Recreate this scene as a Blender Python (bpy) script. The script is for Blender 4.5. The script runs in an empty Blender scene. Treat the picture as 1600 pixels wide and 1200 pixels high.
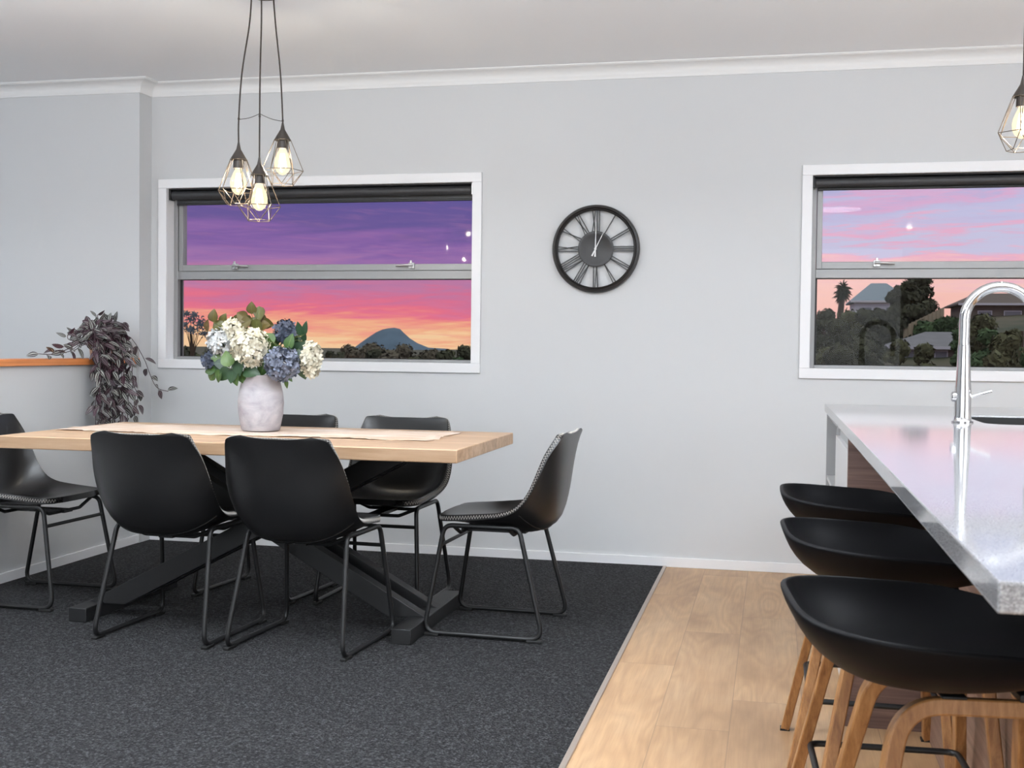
import bpy, bmesh, math, random
from mathutils import Vector, Matrix
random.seed(7)
PI = math.pi
SC = bpy.context.scene
COL = SC.collection

# ------------------------------------------------------------------ camera numbers (frame taken as 1600x1200)
FPX = 1825.16
YAW, PITCH, ROLL = 0.2203, -0.0299, 0.0115
CAM = Vector((0.0, -6.1248, 1.13))
FWD = Vector((-math.sin(YAW)*math.cos(PITCH), math.cos(YAW)*math.cos(PITCH), math.sin(PITCH)))
_r = Vector((math.cos(YAW), math.sin(YAW), 0)); _u = _r.cross(FWD)
RGT = _r*math.cos(ROLL) + _u*math.sin(ROLL)
UPV = -_r*math.sin(ROLL) + _u*math.cos(ROLL)

def at(px, py, Y):
    """world point at depth Y for a measured pixel"""
    d = FWD + RGT*((px-800)/FPX) - UPV*((py-600)/FPX)
    return CAM + d*((Y-CAM.y)/d.y)

# ------------------------------------------------------------------ materials
def lin(r, g, b):
    def c(x):
        x /= 255.0
        return x/12.92 if x <= 0.04045 else ((x+0.055)/1.055)**2.4
    return (c(r), c(g), c(b), 1.0)

class NT:
    def __init__(s, tree): s.t = tree; s.n = tree.nodes; s.l = tree.links
    def new(s, typ, **kw):
        n = s.n.new(typ)
        for k, v in kw.items(): setattr(n, k, v)
        return n
    def link(s, a, b): s.l.new(a, b)
    def math(s, op, a, b=None, c=None, clamp=False):
        n = s.n.new('ShaderNodeMath'); n.operation = op; n.use_clamp = clamp
        for i, v in enumerate((a, b, c)):
            if v is None: continue
            if isinstance(v, (int, float)): n.inputs[i].default_value = v
            else: s.l.new(v, n.inputs[i])
        return n.outputs[0]
    def ramp(s, fac, stops, interp='LINEAR'):
        n = s.n.new('ShaderNodeValToRGB'); cr = n.color_ramp; cr.interpolation = interp
        while len(cr.elements) < len(stops): cr.elements.new(0.5)
        for e, (p, c) in zip(cr.elements, stops): e.position = p; e.color = c
        if fac is not None: s.l.new(fac, n.inputs[0])
        return n.outputs[0]
    def mix(s, fac, a, b, mode='MIX'):
        n = s.n.new('ShaderNodeMix'); n.data_type = 'RGBA'; n.blend_type = mode
        for sock, v in ((n.inputs[0], fac), (n.inputs[6], a), (n.inputs[7], b)):
            if isinstance(v, (int, float)): sock.default_value = v
            elif isinstance(v, tuple): sock.default_value = v
            else: s.l.new(v, sock)
        return n.outputs[2]
    def noise(s, vec, scale, detail=4, rough=0.55, dist=0.0):
        n = s.n.new('ShaderNodeTexNoise'); n.inputs['Scale'].default_value = scale
        n.inputs['Detail'].default_value = detail; n.inputs['Roughness'].default_value = rough
        n.inputs['Distortion'].default_value = dist
        if vec is not None: s.l.new(vec, n.inputs['Vector'])
        return n.outputs['Fac']
    def mapping(s, vec, scale=(1, 1, 1), loc=(0, 0, 0), rot=(0, 0, 0)):
        n = s.n.new('ShaderNodeMapping'); n.inputs['Scale'].default_value = scale
        n.inputs['Location'].default_value = loc; n.inputs['Rotation'].default_value = rot
        s.l.new(vec, n.inputs['Vector']); return n.outputs[0]
    def bump(s, h, strength=0.3, dist=0.01):
        n = s.n.new('ShaderNodeBump'); n.inputs['Strength'].default_value = strength
        n.inputs['Distance'].default_value = dist; s.l.new(h, n.inputs['Height']); return n.outputs[0]

def mat(name, col, rough=0.5, metal=0.0, ior=1.5, noise=None, bump=None, coat=0.0, sheen=0.0):
    """principled; noise=(scale, amount) varies the colour, bump=(scale, strength, dist)"""
    m = bpy.data.materials.new(name); m.use_nodes = True
    t = NT(m.node_tree); p = t.n['Principled BSDF']
    p.inputs['Base Color'].default_value = col; p.inputs['Roughness'].default_value = rough
    p.inputs['Metallic'].default_value = metal; p.inputs['IOR'].default_value = ior
    p.inputs['Coat Weight'].default_value = coat; p.inputs['Sheen Weight'].default_value = sheen
    tc = t.new('ShaderNodeTexCoord').outputs['Object']
    if noise:
        f = t.noise(tc, noise[0], 5)
        k = noise[1]
        c1 = tuple(max(0, x*(1-k)) for x in col[:3])+(1,); c2 = tuple(min(1, x*(1+k)) for x in col[:3])+(1,)
        t.link(t.ramp(f, [(0.3, c1), (0.7, c2)]), p.inputs['Base Color'])
    if bump:
        t.link(t.bump(t.noise(tc, bump[0], 4), bump[1], bump[2]), p.inputs['Normal'])
    return m

M = {}
M['wall'] = mat('wall_paint', lin(206, 207, 208), 0.6, bump=(240, 0.04, 0.002))
M['ceil'] = mat('ceiling_paint', lin(247, 248, 250), 0.75)
M['trim'] = mat('trim_gloss_white', lin(238, 238, 240), 0.35)
M['cornice'] = mat('cornice_white', lin(236, 236, 236), 0.6)
M['alu'] = mat('grey_aluminium', lin(150, 150, 150), 0.42, 0.35)
M['blind'] = mat('charcoal_blind', lin(52, 52, 54), 0.45, noise=(60, .12))
M['gasket'] = mat('black_gasket', lin(28, 28, 30), 0.5)
M['chrome'] = mat('chrome', (0.62, 0.62, 0.63, 1), 0.06, 1.0)
M['satin_steel'] = mat('satin_steel', (0.55, 0.55, 0.55, 1), 0.3, 1.0)
M['black_metal'] = mat('black_metal', lin(19, 19, 20), 0.45, 0.0, noise=(40, .15))
M['beam'] = mat('black_powdercoat', lin(22, 22, 23), 0.5, bump=(300, .08, .001))
M['clock'] = mat('clock_black_metal', lin(36, 33, 32), 0.38, 0.0, noise=(25, .2))
M['clock_hand'] = mat('white_hand', lin(235, 235, 235), 0.4)
M['rubber'] = mat('black_rubber', lin(14, 14, 14), 0.6)
M['stitch'] = mat('pale_thread', lin(178, 174, 168), 0.8)
M['stool_plastic'] = mat('black_plastic_shell', lin(15, 15, 17), 0.5, 0.0, 1.2, bump=(500, .05, .001))
M['melamine'] = mat('white_melamine', lin(214, 214, 214), 0.35)
M['melamine_shade'] = mat('shaded_melamine', lin(158, 158, 158), 0.45)  # white melamine darkened, niche shade put into the colour
M['canopy'] = mat('dark_bronze_metal', lin(52, 45, 40), 0.45, 0.1)
M['cage'] = mat('bronze_wire', lin(92, 80, 68), 0.35, 0.5)
M['cord'] = mat('brown_textile_cord', lin(48, 38, 33), 0.8)
M['soil'] = mat('potting_soil', lin(40, 30, 24), 0.95, noise=(120, .5))
M['clay'] = mat('clay_pot', lin(196, 160, 132), 0.7, noise=(14, .12))
M['stem_g'] = mat('green_stem', lin(86, 96, 52), 0.6)
M['stem_p'] = mat('purple_stem', lin(70, 48, 56), 0.6)
M['white_petal'] = mat('ivory_petal', lin(212, 207, 188), 0.6, noise=(30, .06))
M['pale_petal'] = mat('cool_white_petal', lin(204, 207, 208), 0.6, noise=(30, .06))
M['blue_petal'] = mat('dusty_blue_petal', lin(104, 111, 128), 0.6, noise=(45, .85))
M['navy_petal'] = mat('slate_blue_petal', lin(64, 72, 90), 0.6, noise=(28, .5))
M['sink'] = mat('brushed_sink_steel', (0.6, 0.6, 0.6, 1), 0.28, 1.0)
M['sink_edge_shade'] = mat('black_edge_shade', lin(16, 16, 16), 0.4)  # black that paints the shade on the cut-out's inner edge
M['rail_strip'] = mat('floor_strip_metal', lin(176, 162, 150), 0.35, 0.5)

def leather():
    m = bpy.data.materials.new('black_leather'); m.use_nodes = True
    t = NT(m.node_tree); p = t.n['Principled BSDF']
    tc = t.new('ShaderNodeTexCoord').outputs['Object']
    f = t.noise(tc, 5, 2)
    t.link(t.ramp(f, [(0.3, lin(15, 15, 16)), (0.72, lin(28, 27, 27))]), p.inputs['Base Color'])
    p.inputs['Roughness'].default_value = 0.33
    t.link(t.bump(t.noise(tc, 180, 3), 0.06, 0.002), p.inputs['Normal'])
    return m
M['leather'] = leather()

def wood_planks():
    """vinyl oak planks running along world Y"""
    m = bpy.data.materials.new('oak_vinyl_planks'); m.use_nodes = True
    t = NT(m.node_tree); p = t.n['Principled BSDF']
    tc = t.new('ShaderNodeTexCoord').outputs['Object']
    sep = t.new('ShaderNodeSeparateXYZ'); t.link(tc, sep.inputs[0])
    X, Y = sep.outputs[0], sep.outputs[1]
    W, L = 0.218, 1.22
    row = t.math('FLOOR', t.math('DIVIDE', t.math('ADD', X, 0.547), W))
    fx = t.math('FRACT', t.math('DIVIDE', t.math('ADD', X, 0.547), W))
    wn = t.new('ShaderNodeTexWhiteNoise', noise_dimensions='1D'); t.link(row, wn.inputs['W'])
    yy = t.math('ADD', t.math('DIVIDE', Y, L), t.math('MULTIPLY', wn.outputs['Value'], 1.0))
    seg = t.math('FLOOR', yy); fy = t.math('FRACT', yy)
    cell = t.new('ShaderNodeCombineXYZ'); t.link(row, cell.inputs[0]); t.link(seg, cell.inputs[1])
    wn2 = t.new('ShaderNodeTexWhiteNoise', noise_dimensions='3D'); t.link(cell.outputs[0], wn2.inputs['Vector'])
    rnd = wn2.outputs['Value']
    off = t.new('ShaderNodeCombineXYZ')
    t.link(t.math('MULTIPLY', X, 1.0), off.inputs[0]); t.link(Y, off.inputs[1]); t.link(t.math('MULTIPLY', rnd, 37.0), off.inputs[2])
    vec = off.outputs[0]
    # cathedral grain: distorted rings stretched along the plank
    big = t.noise(t.mapping(vec, (5.0, 0.9, 1)), 1.0, 2, 0.5)
    rings = t.math('FRACT', t.math('MULTIPLY', big, 13.0))
    ringl = t.math('ABSOLUTE', t.math('SUBTRACT', rings, 0.5))
    fine = t.noise(t.mapping(vec, (150, 5, 1)), 1.0, 4, 0.6)
    blot = t.noise(t.mapping(vec, (6, 2.2, 1)), 1.0, 3, 0.5)
    base = t.ramp(blot, [(0.3, lin(166, 130, 94)), (0.5, lin(194, 156, 116)), (0.75, lin(206, 172, 134))])
    base = t.mix(t.math('MULTIPLY', rnd, 0.4), base, lin(156, 124, 94))
    base = t.mix(t.math('MULTIPLY', t.math('SUBTRACT', 0.5, ringl, clamp=True), 0.6), base, lin(140, 108, 80))
    base = t.mix(t.math('MULTIPLY', t.math('SUBTRACT', fine, 0.42, clamp=True), 0.9), base, lin(132, 102, 76))
    ex = t.math('MINIMUM', fx, t.math('SUBTRACT', 1.0, fx))
    ey = t.math('MINIMUM', fy, t.math('SUBTRACT', 1.0, fy))
    seam = t.math('MAXIMUM', t.math('LESS_THAN', ex, 0.0065), t.math('LESS_THAN', ey, 0.0012))
    base = t.mix(t.math('MULTIPLY', seam, 0.55), base, lin(120, 96, 76))
    t.link(base, p.inputs['Base Color'])
    p.inputs['Roughness'].default_value = 0.42
    t.link(t.bump(t.math('ADD', fine, t.math('MULTIPLY', seam, -1.5)), 0.12, 0.002), p.inputs['Normal'])
    return m
M['planks'] = wood_planks()

def carpet():
    m = bpy.data.materials.new('charcoal_loop_carpet'); m.use_nodes = True
    t = NT(m.node_tree); p = t.n['Principled BSDF']
    tc = t.new('ShaderNodeTexCoord').outputs['Object']
    v = t.new('ShaderNodeTexVoronoi'); v.inputs['Scale'].default_value = 120; v.inputs['Randomness'].default_value = 1
    t.link(tc, v.inputs['Vector'])
    f = t.noise(tc, 85, 4, 0.8); g = t.noise(tc, 2.2, 3, 0.5)
    c = t.ramp(f, [(0.36, lin(34, 34, 35)), (0.5, lin(68, 68, 70)), (0.64, lin(112, 113, 115))])
    c = t.mix(t.math('MULTIPLY', g, 0.22), c, lin(62, 62, 64))
    c = t.mix(t.math('MULTIPLY', v.outputs['Distance'], 0.8, clamp=True), c, lin(36, 36, 37))
    t.link(c, p.inputs['Base Color']); p.inputs['Roughness'].default_value = 0.95
    p.inputs['Specular IOR Level'].default_value = 0.15
    t.link(t.bump(t.math('SUBTRACT', f, t.math('MULTIPLY', v.outputs['Distance'], 0.8)), 0.9, 0.02), p.inputs['Normal'])
    return m
M['carpet'] = carpet()

def solid_wood(name, c1, c2, c3, axis=0, plank=0.0, rough=0.45, knots=0.0, stretch=28, along=1.2, layers=0):
    """grain runs along the given axis"""
    m = bpy.data.materials.new(name); m.use_nodes = True
    t = NT(m.node_tree); p = t.n['Principled BSDF']
    tc = t.new('ShaderNodeTexCoord').outputs['Object']
    sc = [stretch]*3; sc[axis] = along
    vec = tc
    if plank:
        sep = t.new('ShaderNodeSeparateXYZ'); t.link(tc, sep.inputs[0])
        pl = t.math('DIVIDE', sep.outputs[1], plank)
        row = t.math('FLOOR', pl); fr = t.math('FRACT', pl)
        wn = t.new('ShaderNodeTexWhiteNoise', noise_dimensions='1D'); t.link(row, wn.inputs['W'])
        cb = t.new('ShaderNodeCombineXYZ'); t.link(t.math('MULTIPLY', wn.outputs['Value'], 9.0), cb.inputs[0])
        ad = t.new('ShaderNodeVectorMath', operation='ADD'); t.link(tc, ad.inputs[0]); t.link(cb.outputs[0], ad.inputs[1])
        vec = ad.outputs[0]
    f = t.noise(t.mapping(vec, tuple(sc)), 1.0, 5, 0.6, 0.4)
    g = t.noise(t.mapping(vec, tuple(x*5 for x in sc)), 1.0, 3, 0.6)
    c = t.ramp(f, [(0.28, c1), (0.5, c2), (0.74, c3)])
    c = t.mix(t.math('MULTIPLY', t.math('SUBTRACT', g, 0.45, clamp=True), 1.1), c, c1)
    if plank:
        c = t.mix(t.math('MULTIPLY', wn.outputs['Value'], 0.30), c, c1)
        e = t.math('MINIMUM', fr, t.math('SUBTRACT', 1.0, fr))
        c = t.mix(t.math('MULTIPLY', t.math('LESS_THAN', e, 0.012), 0.5), c, lin(110, 82, 58))
    if knots:
        v = t.new('ShaderNodeTexVoronoi'); v.inputs['Scale'].default_value = 1.0
        ks = [11, 11, 11]; ks[axis] = 4.0
        t.link(t.mapping(vec, tuple(ks)), v.inputs['Vector'])
        k = t.ramp(v.outputs['Distance'], [(0.0, (1, 1, 1, 1)), (0.10, (0.6,)*3+(1,)), (0.2, (0, 0, 0, 1))])
        c = t.mix(t.math('MULTIPLY', k, knots), c, lin(96, 74, 52))
    t.link(c, p.inputs['Base Color']); p.inputs['Roughness'].default_value = rough
    t.link(t.bump(f, 0.12, 0.002), p.inputs['Normal'])
    return m
M['table_wood'] = solid_wood('pale_acacia_boards', lin(170, 134, 100), lin(202, 168, 134), lin(220, 190, 160), 0, 0.118, 0.42, 0.55, 22, 1.6)
M['cap_wood'] = solid_wood('orange_rimu_cap', lin(184, 108, 56), lin(212, 132, 72), lin(226, 150, 92), 1, 0, 0.35, 0, 40, 1.5)
M['leg_wood'] = solid_wood('oak_bentwood', lin(118, 76, 42), lin(160, 112, 66), lin(186, 138, 88), 2, 0, 0.42, 0, 60, 1.5)
M['walnut'] = solid_wood('brown_woodgrain_laminate', lin(84, 62, 56), lin(112, 88, 80), lin(134, 108, 98), 0, 0, 0.45, 0, 60, 1.6)
M['walnut_y'] = solid_wood('brown_woodgrain_laminate_long', lin(100, 76, 64), lin(132, 104, 90), lin(152, 124, 108), 1, 0, 0.45, 0, 60, 1.6)

def stone():
    m = bpy.data.materials.new('polished_grey_quartz'); m.use_nodes = True
    t = NT(m.node_tree); p = t.n['Principled BSDF']
    tc = t.new('ShaderNodeTexCoord').outputs['Object']
    f = t.noise(tc, 420, 2, 0.6); g = t.noise(tc, 30, 4)
    c = t.ramp(f, [(0.32, lin(120, 120, 122)), (0.5, lin(158, 158, 160)), (0.7, lin(190, 190, 192))])
    c = t.mix(t.math('MULTIPLY', g, 0.2), c, lin(100, 100, 102))
    t.link(c, p.inputs['Base Color']); p.inputs['Roughness'].default_value = 0.07
    p.inputs['IOR'].default_value = 1.7
    return m
M['stone'] = stone()

def glass():
    m = bpy.data.materials.new('window_glass'); m.use_nodes = True
    t = NT(m.node_tree); t.n.remove(t.n['Principled BSDF'])
    out = t.n['Material Output']
    tr = t.new('ShaderNodeBsdfTransparent'); tr.inputs[0].default_value = (0.97, 0.98, 0.98, 1)
    gl = t.new('ShaderNodeBsdfGlossy'); gl.inputs['Roughness'].default_value = 0.0
    fr = t.new('ShaderNodeFresnel'); fr.inputs[0].default_value = 1.45
    mx = t.new('ShaderNodeMixShader'); t.link(t.math('MULTIPLY', fr.outputs[0], 0.18), mx.inputs[0])
    t.link(tr.outputs[0], mx.inputs[1]); t.link(gl.outputs[0], mx.inputs[2]); t.link(mx.outputs[0], out.inputs[0])
    return m
M['glass'] = glass()

def bulb_glass():
    m = bpy.data.materials.new('lit_amber_bulb_glass'); m.use_nodes = True
    t = NT(m.node_tree); t.n.remove(t.n['Principled BSDF'])
    out = t.n['Material Output']
    tr = t.new('ShaderNodeBsdfTransparent'); tr.inputs[0].default_value = (1.0, 0.95, 0.84, 1)
    em = t.new('ShaderNodeEmission'); em.inputs[0].default_value = (1.0, 0.83, 0.54, 1); em.inputs[1].default_value = 1.7
    gl = t.new('ShaderNodeBsdfGlossy'); gl.inputs['Roughness'].default_value = 0.02
    m1 = t.new('ShaderNodeMixShader'); m1.inputs[0].default_value = 0.55
    t.link(tr.outputs[0], m1.inputs[1]); t.link(em.outputs[0], m1.inputs[2])
    m2 = t.new('ShaderNodeMixShader'); m2.inputs[0].default_value = 0.08
    t.link(m1.outputs[0], m2.inputs[1]); t.link(gl.outputs[0], m2.inputs[2]); t.link(m2.outputs[0], out.inputs[0])
    return m
M['bulb'] = bulb_glass()
def emit(name, col, s):
    m = bpy.data.materials.new(name); m.use_nodes = True
    t = NT(m.node_tree); t.n.remove(t.n['Principled BSDF'])
    em = t.new('ShaderNodeEmission'); em.inputs[0].default_value = col; em.inputs[1].default_value = s
    t.link(em.outputs[0], t.n['Material Output'].inputs[0]); return m
M['filament'] = emit('glowing_filament', (1.0, 0.88, 0.66, 1), 9.0)

def leaf_mat(name, c_mid, c_stripe, c_edge, striped, vary):
    m = bpy.data.materials.new(name); m.use_nodes = True
    t = NT(m.node_tree); p = t.n['Principled BSDF']
    uv = t.new('ShaderNodeUVMap'); sep = t.new('ShaderNodeSeparateXYZ'); t.link(uv.outputs[0], sep.inputs[0])
    at_ = t.new('ShaderNodeAttribute'); at_.attribute_name = 'rnd'
    u = t.math('ABSOLUTE', t.math('SUBTRACT', sep.outputs[0], 0.5))   # 0 mid .. .5 edge
    if striped:
        c = t.ramp(u, [(0.0, c_mid), (0.09, c_mid), (0.14, c_stripe), (0.24, c_stripe), (0.30, c_edge), (0.5, c_edge)])
    else:
        c = t.ramp(u, [(0.0, c_stripe), (0.03, c_mid), (0.3, c_mid), (0.5, c_edge)])
    c = t.mix(t.math('MULTIPLY', at_.outputs['Fac'], 0.85), c, vary)
    t.link(c, p.inputs['Base Color']); p.inputs['Roughness'].default_value = 0.42
    p.inputs['Subsurface Weight'].default_value = 0.0
    return m
M['zebrina'] = leaf_mat('striped_purple_leaf', lin(40, 24, 34), lin(164, 168, 160), lin(46, 40, 42), True, lin(60, 16, 42))
M['leaf_green'] = leaf_mat('green_hydrangea_leaf', lin(54, 84, 38), lin(124, 142, 80), lin(40, 70, 34), False, lin(78, 104, 42))
M['leaf_dark'] = leaf_mat('dark_green_leaf', lin(34, 58, 42), lin(76, 102, 72), lin(28, 48, 40), False, lin(48, 76, 44))
M['leaf_bronze'] = leaf_mat('bronze_green_leaf', lin(76, 80, 32), lin(112, 112, 58), lin(66, 60, 28), False, lin(92, 62, 32))

def ceramic():
    m = bpy.data.materials.new('weathered_white_ceramic'); m.use_nodes = True
    t = NT(m.node_tree); p = t.n['Principled BSDF']
    tc = t.new('ShaderNodeTexCoord').outputs['Object']
    f = t.noise(t.mapping(tc, (9, 9, 14)), 1.0, 5, 0.6, 0.6); g = t.noise(t.mapping(tc, (22, 22, 30)), 1.0, 4, 0.65)
    c = t.ramp(f, [(0.3, lin(134, 131, 136)), (0.48, lin(166, 163, 168)), (0.66, lin(186, 183, 185))])
    c = t.mix(t.math('MULTIPLY', t.math('SUBTRACT', g, 0.5, clamp=True), 1.3), c, lin(164, 146, 154))
    sep = t.new('ShaderNodeSeparateXYZ'); t.link(tc, sep.inputs[0])
    top = t.ramp(t.math('ADD', sep.outputs[2], t.math('MULTIPLY', f, 0.08)), [(0.21, (0, 0, 0, 1)), (0.25, (1, 1, 1, 1))])
    c = t.mix(t.math('MULTIPLY', top, 0.5), c, lin(118, 106, 100))
    t.link(c, p.inputs['Base Color']); p.inputs['Roughness'].default_value = 0.7
    t.link(t.bump(g, 0.25, 0.006), p.inputs['Normal'])
    return m
M['ceramic'] = ceramic()
def linen():
    m = bpy.data.materials.new('faded_runner_cloth'); m.use_nodes = True
    t = NT(m.node_tree); p = t.n['Principled BSDF']
    tc = t.new('ShaderNodeTexCoord').outputs['Object']
    f = t.noise(t.mapping(tc, (3, 9, 9)), 1.0, 4, 0.6)
    g = t.noise(t.mapping(tc, (400, 400, 1)), 1.0, 2, 0.6)
    c = t.ramp(f, [(0.35, lin(206, 178, 154)), (0.5, lin(220, 198, 180)), (0.68, lin(232, 218, 208))])
    c = t.mix(t.math('MULTIPLY', g, 0.2), c, lin(196, 170, 148))
    t.link(c, p.inputs['Base Color']); p.inputs['Roughness'].default_value = 0.85
    t.link(t.bump(g, 0.2, 0.002), p.inputs['Normal'])
    return m
M['linen'] = linen()

# ------------------------------------------------------------------ mesh building
class MB:
    def __init__(s): s.v = []; s.f = []; s.uv = None; s.rnd = None
    def add(s, vs, fs):
        o = len(s.v); s.v += [tuple(x) for x in vs]; s.f += [tuple(i+o for i in f) for f in fs]; return s
    def box(s, x0, x1, y0, y1, z0, z1):
        return s.add([(x0, y0, z0), (x1, y0, z0), (x1, y1, z0), (x0, y1, z0), (x0, y0, z1), (x1, y0, z1), (x1, y1, z1), (x0, y1, z1)],
                     [(0, 3, 2, 1), (4, 5, 6, 7), (0, 1, 5, 4), (1, 2, 6, 5), (2, 3, 7, 6), (3, 0, 4, 7)])
    def obox(s, c, ax, ay, az, hx, hy, hz):
        """oriented box: centre, three unit axes, half sizes"""
        c = Vector(c); vs = []
        for sz in (-1, 1):
            for sx, sy in ((-1, -1), (1, -1), (1, 1), (-1, 1)):
                vs.append(c + ax*hx*sx + ay*hy*sy + az*hz*sz)
        return s.add(vs, [(0, 3, 2, 1), (4, 5, 6, 7), (0, 1, 5, 4), (1, 2, 6, 5), (2, 3, 7, 6), (3, 0, 4, 7)])
    def tube(s, path, r, n=8, closed=False, section=None):
        """round tube, or swept section [(a,b)...] in the (normal, binormal) frame; r may be a list"""
        P = [Vector(p) for p in path]; N = len(P)
        T = []
        for i in range(N):
            if closed: d = P[(i+1) % N]-P[i-1]
            else: d = P[min(i+1, N-1)]-P[max(i-1, 0)]
            T.append(d.normalized())
        up = Vector((0, 0, 1)) if abs(T[0].z) < 0.9 else Vector((0, 1, 0))
        if section is not None and hasattr(s, 'up'): up = s.up
        nrm = (up - T[0]*up.dot(T[0])).normalized()
        rings = []
        for i in range(N):
            nrm = (nrm - T[i]*nrm.dot(T[i])).normalized(); b = T[i].cross(nrm)
            rr = r[i] if isinstance(r, (list, tuple)) else r
            if section: ring = [P[i]+nrm*a*rr+b*c*rr for a, c in section]
            else: ring = [P[i]+(nrm*math.cos(2*PI*k/n)+b*math.sin(2*PI*k/n))*rr for k in range(n)]
            rings.append(ring)
        n = len(rings[0]); vs = [p for ring in rings for p in ring]; fs = []
        for i in range(N if closed else N-1):
            j = (i+1) % N
            for k in range(n):
                fs.append((i*n+k, i*n+(k+1) % n, j*n+(k+1) % n, j*n+k))
        if not closed:
            fs.append(tuple(range(n-1, -1, -1))); fs.append(tuple((N-1)*n+k for k in range(n)))
        return s.add(vs, fs)
    def lathe(s, prof, n=32, c=(0, 0, 0), axis='z'):
        vs = []; fs = []; m = len(prof)
        for k in range(n):
            a = 2*PI*k/n
            for r, z in prof:
                p = (r*math.cos(a), r*math.sin(a), z)
                if axis == 'y': p = (p[0], p[2], p[1])
                if axis == 'x': p = (p[2], p[0], p[1])
                vs.append((p[0]+c[0], p[1]+c[1], p[2]+c[2]))
        for k in range(n):
            j = (k+1) % n
            for i in range(m-1):
                q = (k*m+i, j*m+i, j*m+i+1, k*m+i+1)
                fs.append(q)
        return s.add(vs, fs)
    def grid(s, rows):
        nr = len(rows); nc = len(rows[0])
        return s.add([p for r in rows for p in r],
                     [(i*nc+j, i*nc+j+1, (i+1)*nc+j+1, (i+1)*nc+j) for i in range(nr-1) for j in range(nc-1)])
    def build(s, name, m, parent=None, loc=(0, 0, 0), smooth=35, bevel=0, subsurf=0, solid=0, seg=2, merge=0.0):
        me = bpy.data.meshes.new(name); me.from_pydata(s.v, [], s.f)
        if s.uv:
            uvl = me.uv_layers.new(name='UVMap')
            for l in me.loops: uvl.data[l.index].uv = s.uv[l.vertex_index]
        if s.rnd:
            a = me.attributes.new('rnd', 'FLOAT', 'POINT')
            for i, x in enumerate(s.rnd): a.data[i].value = x
        bm = bmesh.new(); bm.from_mesh(me)
        if merge: bmesh.ops.remove_doubles(bm, verts=bm.verts, dist=merge)
        bmesh.ops.recalc_face_normals(bm, faces=bm.faces) if not s.uv else None
        bm.to_mesh(me); bm.free()
        me.materials.append(m)
        if smooth:
            for p in me.polygons: p.use_smooth = True
            me.set_sharp_from_angle(angle=math.radians(smooth))
        o = bpy.data.objects.new(name, me); COL.objects.link(o); o.location = loc
        if parent is not None: o.parent = parent
        if solid:
            md = o.modifiers.new('solid', 'SOLIDIFY'); md.thickness = solid; md.offset = 0; md.use_even_offset = False
        if subsurf:
            md = o.modifiers.new('sub', 'SUBSURF'); md.levels = subsurf; md.render_levels = subsurf
        if bevel:
            md = o.modifiers.new('bev', 'BEVEL'); md.width = bevel; md.segments = seg; md.limit_method = 'ANGLE'; md.angle_limit = math.radians(40)
        return o

def tag(o, label, cat, group=None):
    o['label'] = label; o['category'] = cat
    if group: o['group'] = group
    return o
def thing(name, label, cat, loc=(0, 0, 0), rz=0.0, group=None):
    o = bpy.data.objects.new(name, None); COL.objects.link(o)
    o.location = loc; o.rotation_euler = (0, 0, rz); o.empty_display_size = 0.1
    return tag(o, label, cat, group)
def struct(o): o['kind'] = 'structure'; return o
def kids(o): return [c for c in bpy.data.objects if c.parent == o]
def dup(root, loc, rz, label=None):
    r = root.copy(); COL.objects.link(r); r.location = loc; r.rotation_euler = (0, 0, rz)
    if label: r['label'] = label
    for ch in kids(root):
        c = ch.copy(); COL.objects.link(c); c.parent = r
        for g in kids(ch):
            d = g.copy(); COL.objects.link(d); d.parent = c
    return r

def fillet(pts, rad, n=6, closed=False):
    """polyline with rounded corners; rad one number or per-corner list"""
    P = [Vector(p) for p in pts]; N = len(P); out = []
    for i in range(N):
        if not closed and i in (0, N-1): out.append(P[i]); continue
        a, b, c = P[i-1], P[i], P[(i+1) % N]
        r = rad[i] if isinstance(rad, (list, tuple)) else rad
        d1 = (a-b).normalized(); d2 = (c-b).normalized()
        ang = d1.angle(d2)
        if ang > 3.1 or r <= 0: out.append(b); continue
        t = min(r/math.tan(ang/2), (a-b).length*0.49, (c-b).length*0.49)
        p1 = b+d1*t; p2 = b+d2*t
        for k in range(n+1):
            u = k/n
            out.append(p1*(1-u)**2 + b*2*u*(1-u) + p2*u*u)
    return out

def crom(pts, t):
    """catmull-rom through pts, t in 0..1"""
    n = len(pts)-1; x = min(max(t, 0), 1)*n; i = min(int(x), n-1); u = x-i
    g = lambda k: Vector(pts[min(max(k, 0), n)]) if not isinstance(pts[0], (int, float)) else pts[min(max(k, 0), n)]
    p0, p1, p2, p3 = g(i-1), g(i), g(i+1), g(i+2)
    return 0.5*((2*p1)+(p2-p0)*u+(2*p0-5*p1+4*p2-p3)*u*u+(3*p1-p0-3*p2+p3)*u**3)

# ================================================================== ROOM
H = 2.616
X0, X1, YR = -6.2, 3.6, -9.2           # far left wall, right wall, rear wall (out of frame)
XH = -3.525                            # face of the half wall
CX = -0.545                            # carpet edge
W1 = dict(x0=-3.4586, x1=-1.548, z0=0.9977, z1=2.078)
W2 = dict(x0=0.1245, x1=2.035, z0=0.9977, z1=2.0777)
TW = 0.052                             # architrave width

fl = MB().box(CX, X1+.1, YR, 0.0, -0.1, 0.0).build('floor', M['planks'], smooth=0); struct(fl)
cp = MB().box(X0, CX, YR, 0.0, -0.1, 0.004).build('floor_carpet', M['carpet'], smooth=0); struct(cp)
st = MB().box(CX-.002, CX+.016, YR, 0.0, -0.01, 0.006).build('trim_floor_strip', M['rail_strip'], bevel=.002); struct(st)
ce = MB().box(X0, X1, YR, 0.16, H, H+.1).build('ceiling', M['ceil'], smooth=0); struct(ce)

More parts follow.
